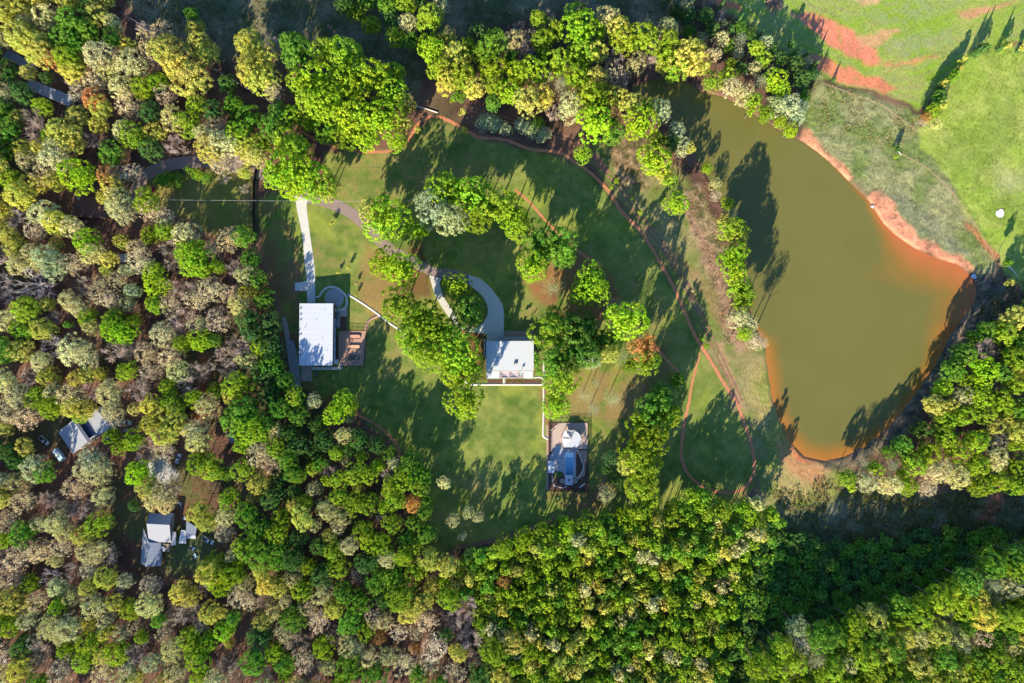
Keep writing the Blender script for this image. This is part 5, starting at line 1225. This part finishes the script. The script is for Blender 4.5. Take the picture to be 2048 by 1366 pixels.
LINES = [(ROAD_NW, 13), (ROAD_W, 16), ([(265, 420), (240, 360)], 4), ([(395, 720), (415, 750), (400, 830), (380, 880), (345, 960)], 9), ([(150, 690), (165, 650)], 6),
         ([(310, 640), (290, 690), (300, 740)], 7), ([(215, 490), (200, 560)], 6), ([(460, 900), (450, 960)], 7), ([(500, 1210), (470, 1330)], 8), ([(250, 940), (240, 1090)], 12), ([(20, 880), (70, 860), (110, 870)], 6)]
rt = np.random.default_rng(21)
TX = [t[0] for t in TREES]; TY = [t[1] for t in TREES]; TR = [t[2] for t in TREES]
def try_fill(poly, codes, rr, tries, hf, sep=.92, out=TREES):
    xs = [p[0] for p in poly]; ys = [p[1] for p in poly]
    cand = np.stack([rt.uniform(min(xs), max(xs), tries), rt.uniform(min(ys), max(ys), tries)], 1)
    cand = cand[inside(poly, cand[:, 0], cand[:, 1])]
    rad = rt.uniform(rr[0], rr[1], len(cand)); rad = np.sort(rad)[::-1]
    for (x, y), r in zip(cand, rad):
        ax = np.array(TX); ay = np.array(TY); ar = np.array(TR)
        d = np.hypot(ax - x, ay - y)
        if len(ax) and (d < (ar + r) * sep * .80).any(): continue
        bad = False
        for kp, m_ in KEEP_OUT:
            if min(p[0] for p in kp) - 40 < x < max(p[0] for p in kp) + 40 and min(p[1] for p in kp) - 40 < y < max(p[1] for p in kp) + 40:
                if inside(kp, np.array([x]), np.array([y]))[0] or segdist(kp, np.array([x]), np.array([y]))[0] < r * .75 + m_: bad = True; break
        if not bad:
            for ln, m_ in LINES:
                if segdist(ln, np.array([x]), np.array([y]), False)[0] < r * .7 + m_: bad = True; break
        if bad: continue
        TX.append(x); TY.append(y); TR.append(r)
        out.append((x, y, r, codes[rt.integers(len(codes))], hf, False))
for rg_ in REG: try_fill(*rg_)
n_main = len(TREES)
PLANT = [(905, 1130), (1010, 1085), (1120, 1052), (1200, 1035), (1250, 1022), (1330, 1012), (1390, 980), (1450, 1003), (1520, 1000), (1560, 1040), (1600, 1070), (1700, 1090), (1850, 1062),
         (2048, 1062), (2115, 1050), (2115, 1085), (1960, 1125), (1850, 1185), (1740, 1225), (1640, 1255), (1560, 1265), (1510, 1310), (1490, 1440), (985, 1440), (960, 1250), (900, 1190)]
YOUNG = []
try_fill(PLANT, "LLLLLLGGGYYO", (10, 17), 14000, 1.0, .74, YOUNG)
SHADED_STAND = [(1440, 1400), (1470, 1230), (1510, 1100), (1560, 1015), (1700, 1050), (2115, 1040), (2115, 1110), (1850, 1185), (1600, 1270), (1510, 1320), (1500, 1440)]
YOUNG = [(x, y, r, ("GDG"[int(x + y) % 3] if inside(SHADED_STAND, np.array([x]), np.array([y]))[0] else c), hf, hd) for x, y, r, c, hf, hd in YOUNG]  # crowns in this stand switch to darker greens, painting in the shade
print("trees", len(TREES), "young", len(YOUNG))

def tree_height(x, y, r, code, hf):
    rm = r * G * .95
    h = (6.5 + 1.45 * rm) * hf
    if 780 < x < 1365 and 360 < y < 1010: h *= 1.28
    elif 540 < x < 835 and 85 < y < 400: h *= 1.18
    elif 840 < x < 1400 and y < 430: h *= 1.15
    elif 480 < x < 900 and 780 < y < 1130: h *= 1.15
    if 975 < y < 1100 and 985 < x < 1560: h = 17
    if x > 1540 and y > 1130: h = (6.5 + 1.45 * rm) * 1.6
    if code in 'N': h = max(h, 9.5)
    if code == 'M' or r < 9: h = 1.2 + rm * 1.3
    if 300 < x < 500 and 335 < y < 385: h = min(h, 4.5)
    if 1455 < x < 1535 and 430 < y < 700: h = 18
    if 955 < x < 1095 and 240 < y < 275: h = 5.5
    if 1370 < x < 1470 and 320 < y < 450: h = 6.5
    if 1600 < x and 90 < y < 330: h = 3 + rm * 1.5
    return h

LAND = [("the long white barn", 632, 669), ("the white house with loop driveway", 1020, 711), ("the fenced pool yard", 1136, 912), ("the solar-panelled grey house", 172, 865),
        ("the rambling grey house", 315, 1080), ("the ribbed mobile home roof", 98, 184), ("the pond's upper left arm", 1330, 190), ("the pond's right corner", 1945, 555), ("the pond's lowest tip", 1650, 918),
        ("the pond's left shore", 1500, 560), ("the red clay scar", 1670, 75), ("the teardrop trail loop", 1440, 900), ("the photo's bottom left corner", 0, 1366), ("the photo's bottom right corner", 2048, 1366),
        ("the photo's bottom edge centre", 1024, 1366), ("the photo's top edge centre", 1024, 0), ("the brown cabin roof", 180, 413), ("the asphalt road's bend", 330, 335), ("the gravel parking patch", 325, 935),
        ("the leaning log by the trail", 850, 218), ("the three lone lawn trees", 935, 1035), ("the narrow privacy fence", 511, 420), ("the rusty orange lawn tree", 1287, 690), ("the blue tin shed", 463, 876), ("the rust-crowned plantation tree", 1010, 1160), ("the plantation's shaded middle", 1420, 1210),
        ("the photo's left edge centre", 0, 683), ("the photo's top left corner", 0, 0), ("the right pasture's white patch", 2000, 427)]
def where(x, y):
    b = min(LAND, key=lambda l: (l[1] - x) ** 2 + (l[2] - y) ** 2)
    dx, dy = x - b[1], y - b[2]; a = math.degrees(math.atan2(-dy, dx)) % 360
    d = ["right of", "upper right of", "above", "upper left of", "left of", "lower left of", "below", "lower right of"][int((a + 22.5) // 45) % 8]
    return b[0], d, math.hypot(dx, dy)
U_ = "first second third fourth fifth sixth seventh eighth ninth tenth eleventh twelfth thirteenth fourteenth fifteenth sixteenth seventeenth eighteenth nineteenth twentieth".split()
ORD = ["nearest"] + [w + " nearest" for w in U_[1:]]
for tens in ("twenty", "thirty", "forty", "fifty"): ORD += [f"{tens}-{w} nearest" for w in U_[:9]]
def make_labels(rows, noun):
    """rows: (x, y, r, code). One distinct label each, telling colour, size and place."""
    key = {}
    for i, (x, y, r, c) in enumerate(rows):
        lm, d, dist = where(x, y)
        sz = "small" if r < 14 else ("large" if r > 27 else "mid-sized")
        key.setdefault((sz, CODE[c][0], noun(c, r), d, lm), []).append((dist, i))
    out = [None] * len(rows)
    for (sz, cn, nn, d, lm), L_ in key.items():
        L_.sort()
        for k, (_, i) in enumerate(L_):
            out[i] = f"{sz} {cn} {nn} {d} {lm}" if len(L_) == 1 else f"{sz} {cn} {nn}, {ORD[min(k, len(ORD) - 1)]} {d} {lm}"
    return out
def noun(c, r): return "bush" if r < 8 or c == 'M' else ("pine" if c == 'N' else "tree")
labels = make_labels([t[:4] for t in TREES], noun)
NAMES = {'L': "lime_leaved_tree", 'V': "round_crowned_tree", 'G': "green_leaved_tree", 'Y': "golden_leaved_tree", 'D': "green_leaved_tree", 'O': "budding_tree", 'T': "budding_tree", 'S': "budding_tree",
         'R': "budding_tree", 'P': "bare_tree", 'B': "bare_tree", 'N': "pine_tree", 'M': "flowering_bush"}
GROUPS = {"lime_leaved_tree": "lime green broadleaf trees", "round_crowned_tree": "bright round-crowned trees", "green_leaved_tree": "mid and dark green broadleaf trees", "golden_leaved_tree": "yellow-green broadleaf trees", "budding_tree": "hardwood trees just coming into bud", "bare_tree": "leafless hardwood trees", "pine_tree": "tall thin pines"}
def jitter(rgb, s):
    a = 1 + rt.normal(0, s); return (min(.8, rgb[0] * a * (1 + rt.normal(0, s * .5))), min(.8, rgb[1] * a), min(.8, rgb[2] * 1.15 * a * (1 + rt.normal(0, s))), 1)
def plant(x, y, r, code, h, label, name, group, parts=True):
    cname, rgb, kind = CODE[code]
    if r < 11 and kind in ('broad', 'maple', 'airy', 'thin'): kind = 'small'
    if name == 'cedar_tree': kind = 'cedar'
    rm = r * G
    rz = min(.47 * h, rm * 1.3) if r >= 9 else h * .45
    if kind == 'pine': rz = .30 * h
    if kind == 'cedar': rz = h * .48
    zc = h - rz * .8
    wx_, wy_, _ = W(x, y, zc)
    rm *= (H - zc) / H
    root = empty(name, (wx_, wy_, 0)); tag(root, label, "bush" if "bush" in name else "tree", group)
    me = PROTO[kind][rt.integers(len(PROTO[kind]))]
    cr_ = bpy.data.objects.new("crown", me); COL.objects.link(cr_); cr_.parent = root
    cr_.location = (0, 0, zc); k = 1.10 if kind in ('broad', 'maple', 'airy', 'thin') else 1.0
    a = rt.uniform(.9, 1.1)
    cr_.scale = (rm * k * a, rm * k / a, rz * 1.25); cr_.rotation_euler = (0, 0, rt.uniform(0, 6.28)); cr_.color = jitter(rgb, .10)
    if kind in ('haze', 'airy', 'thin'):
        b = bpy.data.objects.new("limbs", PROTO['twigs' if kind in ('haze', 'thin') else 'limbs'][rt.integers(3)]); COL.objects.link(b); b.parent = root
        b.location = cr_.location; b.scale = (rm * .98, rm * .98, rz * 1.05); b.rotation_euler = cr_.rotation_euler; b.color = (*lin(170, 156, 140, rt.uniform(.7, 1.1)), 1)
    if parts and r >= 6:
        t = bpy.data.objects.new("trunk", TRUNKS[4 if kind in ('pine', 'cedar') else rt.integers(4)]); COL.objects.link(t); t.parent = root
        t.scale = (h * (1.1 if kind != 'pine' else .8),) * 2 + (max(.5, zc + rz * .2),); t.rotation_euler = (0, 0, rt.uniform(0, 6.28))
    return root
for t, lb in zip(TREES, labels):
    x, y, r, c, hf, hand = t
    nm = NAMES[c] if r >= 8 else "flowering_bush" if c == 'M' else "bush"
    plant(x, y, r, c, tree_height(x, y, r, c, hf) * rt.uniform(.92, 1.08), lb, nm, GROUPS.get(nm, "bushes on the open grass" if nm == "bush" else None))
# red cedars along the pasture fences throw the pointed shadows
CED = [(1520, 70, 6, 9), (1443, 12, 7, 9), (1480, 38, 6, 9), (1505, 62, 6, 8), (1590, 105, 8, 8), (1612, 110, 7, 8), (1632, 128, 7, 7), (1670, 158, 5, 4), (1640, 150, 5, 6),
       (1868, 215, 9, 8), (1880, 205, 8, 8), (1888, 172, 7, 7), (1908, 150, 7, 6), (1926, 128, 6, 6), (1955, 100, 8, 8), (1966, 100, 8, 9), (2009, 92, 6, 8), (2046, 96, 6, 6), (1792, 292, 4, 4), (1855, 230, 8, 7)]
cl_ = make_labels([(a, b, c, 'D') for a, b, c, d in CED], lambda c, r: "pointed cedar")
for (x, y, r, h), lb in zip(CED, cl_): plant(x, y, r, 'D', h, lb, "cedar_tree", "pointed cedars along the pasture edge")
# young plantation: the 300 that show largest singly, the rest as one stand
YOUNG.sort(key=lambda t: -t[2])
yl = make_labels([t[:4] for t in YOUNG[:300]], lambda c, r: "young plantation tree")
def young_h(x, y):
    if inside(SHADED_STAND, np.array([x]), np.array([y]))[0]: return 4.0
    return 16.5 if (y < 1110 and x < 1560) else (10.5 if x < 1480 else 5.0)
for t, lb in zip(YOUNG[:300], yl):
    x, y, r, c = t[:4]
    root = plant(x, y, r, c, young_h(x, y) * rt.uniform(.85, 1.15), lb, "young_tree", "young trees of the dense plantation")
    ch = [o for o in root.children if o.name.startswith("crown")][0]
    ch.data = PROTO['small'][rt.integers(5)]
    for o in list(root.children):
        if o.name.startswith("limbs"): bpy.data.objects.remove(o)
Vs = []; Fs = []; Cs = []; off = 0
for x, y, r, c, *_ in YOUNG[300:]:
    h = young_h(x, y) * rt.uniform(.8, 1.1); rm = r * G; zc = h * .65; wx_, wy_, _ = W(x, y, zc)
    n = 170; d = unit(rt.normal(size=(n, 3))); d[:, 2] = np.abs(d[:, 2]) * 1.0 - .25
    P_ = d * np.array([rm, rm, h * .4]) * rt.uniform(.7, 1.05, (n, 1)) + np.array([wx_, wy_, zc])
    V, F = leaf_quads(P_, d + rt.normal(size=(n, 3)) * .4, rm * .16, rt); col_ = np.array(jitter(CODE[c][1], .12)[:3]) * .9
    Vs.append(V); Fs.append(F + off); off += len(V); Cs.append(np.repeat(col_[None], len(V), 0))
def attr_leaf_mat(name):
    m = leaf_mat(name); N, L = m.node_tree.nodes, m.node_tree.links
    a = N.new('ShaderNodeAttribute'); a.attribute_name = "Col"
    for n in N:
        if n.type == 'HUE_SAT': L.new(a.outputs['Color'], n.inputs['Color'])
    return m
M_STUFF = attr_leaf_mat("undergrowth_leaves")
def stuff(name, Vs, Fs, Cs):
    V = np.concatenate(Vs); me = mesh_from(name, V, np.concatenate(Fs), M_STUFF); C_ = np.concatenate(Cs)
    at = me.color_attributes.new("Col", 'FLOAT_COLOR', 'POINT')
    at.data.foreach_set('color', np.concatenate([C_, np.ones((len(C_), 1))], 1).astype(np.float32).ravel())
    return tag(link_mesh(name, me), kind='stuff')
if Vs: tag(stuff("young_tree_stand", Vs, Fs, Cs), "smallest young trees filling the gaps of the dense plantation", "trees")

# ---------------------------------------------------------------- undergrowth, tufts and brambles nobody could count
def undergrowth(name, poly, n, cols, size, h, lv, label, cat, avoid=()):
    xs = [p[0] for p in poly]; ys = [p[1] for p in poly]
    x = rt.uniform(min(xs), max(xs), n * 2); y = rt.uniform(min(ys), max(ys), n * 2)
    ok = inside(poly, x, y) & (sdf(LAKE, x, y) > 4) & (fbm(x, y, 30, 61) > .42)
    for ln, w_ in ((TRAIL, 6), (ROAD_W, 13), (ROAD_NW, 9), (TRACK, 6), (TRACK_N, 5), (TRAIL_S2, 5), (TRAIL_S, 5)): ok &= segdist(ln, x, y, False) > w_
    for p in avoid: ok &= ~inside(p, x, y)
    x = x[ok][:n]; y = y[ok][:n]; k = len(x)
    c = np.stack([(x - 1024) * G, (683 - y) * G, np.zeros(k)], 1)
    sc = rt.uniform(.5, 1.4, k) ** 1.5; C_ = np.array([lin(*q) for q in cols])[rt.integers(len(cols), size=k)] * rt.uniform(.7, 1.3, (k, 1))
    c2 = np.repeat(c, lv, 0); s2 = np.repeat(sc, lv)[:, None]; m_ = k * lv
    d = rt.normal(size=(m_, 3)); d[:, 2] = np.abs(d[:, 2])
    P_ = c2 + unit(d) * s2 * np.array([size * 1.3, size * 1.3, h]) * rt.uniform(.4, 1, (m_, 1))
    V, F = leaf_quads(P_, unit(d) + rt.normal(size=(m_, 3)) * .5, size * .42, rt)
    tag(stuff(name, [V], [F], [np.repeat(np.repeat(C_, lv, 0), 4, 0)]), label, cat)
SCRUB_C = ((96, 112, 44), (120, 116, 60), (132, 110, 80), (84, 100, 52), (150, 134, 98))
undergrowth("scrub", TOP_SCRUB, 5200, SCRUB_C, .62, .9, 6, "shaded scrub and brambles of the clearing across the top", "scrub")
undergrowth("scrub", [(1540, 985), (1690, 940), (1760, 990), (1950, 985), (2115, 960), (2115, 1080), (1850, 1090), (1660, 1080), (1560, 1010)], 3600, SCRUB_C, .60, .9, 6, "shaded scrub below the right-hand woods", "scrub")
undergrowth("scrub", [(1368, 380), (1400, 300), (1440, 420), (1475, 480), (1480, 560), (1500, 680), (1450, 700), (1430, 600), (1400, 500), (1372, 440)], 1500, ((176, 138, 104), (140, 116, 80), (120, 116, 58), (196, 160, 124)), .34, .4, 6, "brown brambles between the trail track and the pond", "brambles")
undergrowth("scrub", [(1225, 270), (1330, 260), (1380, 330), (1390, 380), (1330, 380), (1245, 380), (1222, 320)], 900, ((176, 138, 104), (140, 116, 80), (120, 124, 58), (190, 160, 110)), .36, .5, 6, "speckled brush under the lime trees by the pond arm", "brambles")
undergrowth("scrub", [(1600, 180), (1650, 165), (1760, 200), (1860, 240), (1835, 262), (1790, 300), (1700, 270), (1630, 250)], 1300, ((150, 150, 70), (176, 156, 110), (120, 132, 58), (196, 170, 140)), .38, .5, 6, "rank grass tufts and weeds above the clay bank", "weeds")
undergrowth("scrub", [(1610, 262), (1790, 300), (1850, 310), (1990, 520), (1960, 545), (1880, 480), (1770, 430), (1680, 330)], 2200, ((128, 132, 74), (150, 140, 96), (104, 118, 54)), .22, .28, 5, "low grass tussocks on the pond's upper right bank", "weeds")
undergrowth("scrub", SE_BANK, 1500, ((120, 104, 84), (96, 104, 56), (150, 130, 104)), .34, .4, 6, "dry weeds along the pond's lower right dam", "weeds")
undergrowth("scrub", [(1960, 560), (2115, 560), (2115, 660), (2000, 700), (1930, 720), (1960, 640)], 900, SCRUB_C, .6, 1.2, 7, "tangled brush at the right edge by the dam corner", "scrub")
undergrowth("scrub", [(1380, -60), (1440, 20), (1640, 145), (1640, 185), (1540, 160), (1400, 90), (1330, 20)], 1500, ((92, 112, 48), (130, 104, 76), (84, 96, 52), (170, 140, 110)), .6, 1.3, 7, "dark hedge brush between pond trees and red field", "scrub")
undergrowth("scrub", [(1545, 840), (1575, 890), (1640, 925), (1700, 920), (1700, 935), (1640, 945), (1570, 905), (1535, 850), (1525, 760), (1530, 700), (1540, 700)], 600, ((96, 108, 50), (170, 130, 100)), .3, .4, 5, "weeds fringing the pond's lower left shore", "weeds")
undergrowth("meadow_tufts", [(1850, 100), (2115, 100), (2115, 580), (2020, 545), (1860, 310)], 6000, ((112, 134, 46), (140, 152, 62), (98, 122, 44)), .24, .34, 4, "shade-darkened grass tufts of the right-hand pasture", "grass")  # tuft colours darkened to paint in the grass's low-sun shading
undergrowth("meadow_tufts", [(1480, -40), (2115, -40), (2115, 90), (1930, 140), (1860, 210), (1640, 140)], 4500, ((104, 140, 42), (140, 156, 60), (122, 136, 66)), .2, .26, 4, "bright grass tufts of the upper right field", "grass")
undergrowth("forest_litter", [(-75, 440), (500, 470), (590, 800), (700, 900), (850, 1000), (850, 1440), (-75, 1440)], 6000, ((150, 96, 70), (120, 84, 60), (96, 104, 50), (170, 130, 100)), .5, .6, 5, "leaf litter, saplings and twigs of the western forest floor", "undergrowth",
            avoid=([(110, 815), (240, 815), (240, 912), (110, 912)], [(278, 1020), (400, 1020), (400, 1140), (278, 1140)], [(235, 505), (256, 505), (256, 528), (235, 528)], [(400, 1066), (432, 1066), (432, 1096), (400, 1096)], [(104, 890), (136, 890), (136, 928), (104, 928)],
                   [(78, 870), (98, 870), (98, 892), (78, 892)], [(240, 832), (266, 832), (266, 866), (240, 866)], [(450, 862), (476, 862), (476, 888), (450, 888)], [(28, 770), (44, 770), (44, 794), (28, 794)], [(346, 905), (366, 905), (366, 930), (346, 930)]))
undergrowth("garden_plants", [(1012, 758), (1084, 758), (1084, 766), (1012, 766)], 90, ((110, 140, 46), (190, 170, 70), (180, 70, 60), (90, 120, 50)), .22, .3, 8, "flowering border plants below the house porch", "plants")
undergrowth("garden_plants", [(1097, 846), (1116, 846), (1098, 862)], 50, ((110, 140, 46), (190, 170, 80), (90, 120, 50)), .3, .4, 8, "shrubby planting at the pool yard's upper left corner", "plants")
undergrowth("garden_plants", [(1153, 899), (1176, 899), (1176, 979), (1098, 979), (1098, 956), (1118, 970), (1150, 972)], 160, ((70, 100, 40), (60, 84, 40), (110, 120, 60)), .28, .35, 8, "dark planting around the pool yard's gravel bed", "plants")
undergrowth("garden_plants", [(935, 655), (972, 668), (971, 758), (940, 762), (925, 740)], 160, ((70, 100, 40), (120, 80, 60), (90, 110, 46)), .35, .4, 8, "shaded shrub planting left of the white roofed house", "plants")
undergrowth("garden_plants", [(1070, 690), (1086, 690), (1086, 752), (1070, 752)], 60, ((90, 120, 46), (140, 100, 60)), .3, .35, 8, "planting strip right of the white roofed house", "plants")
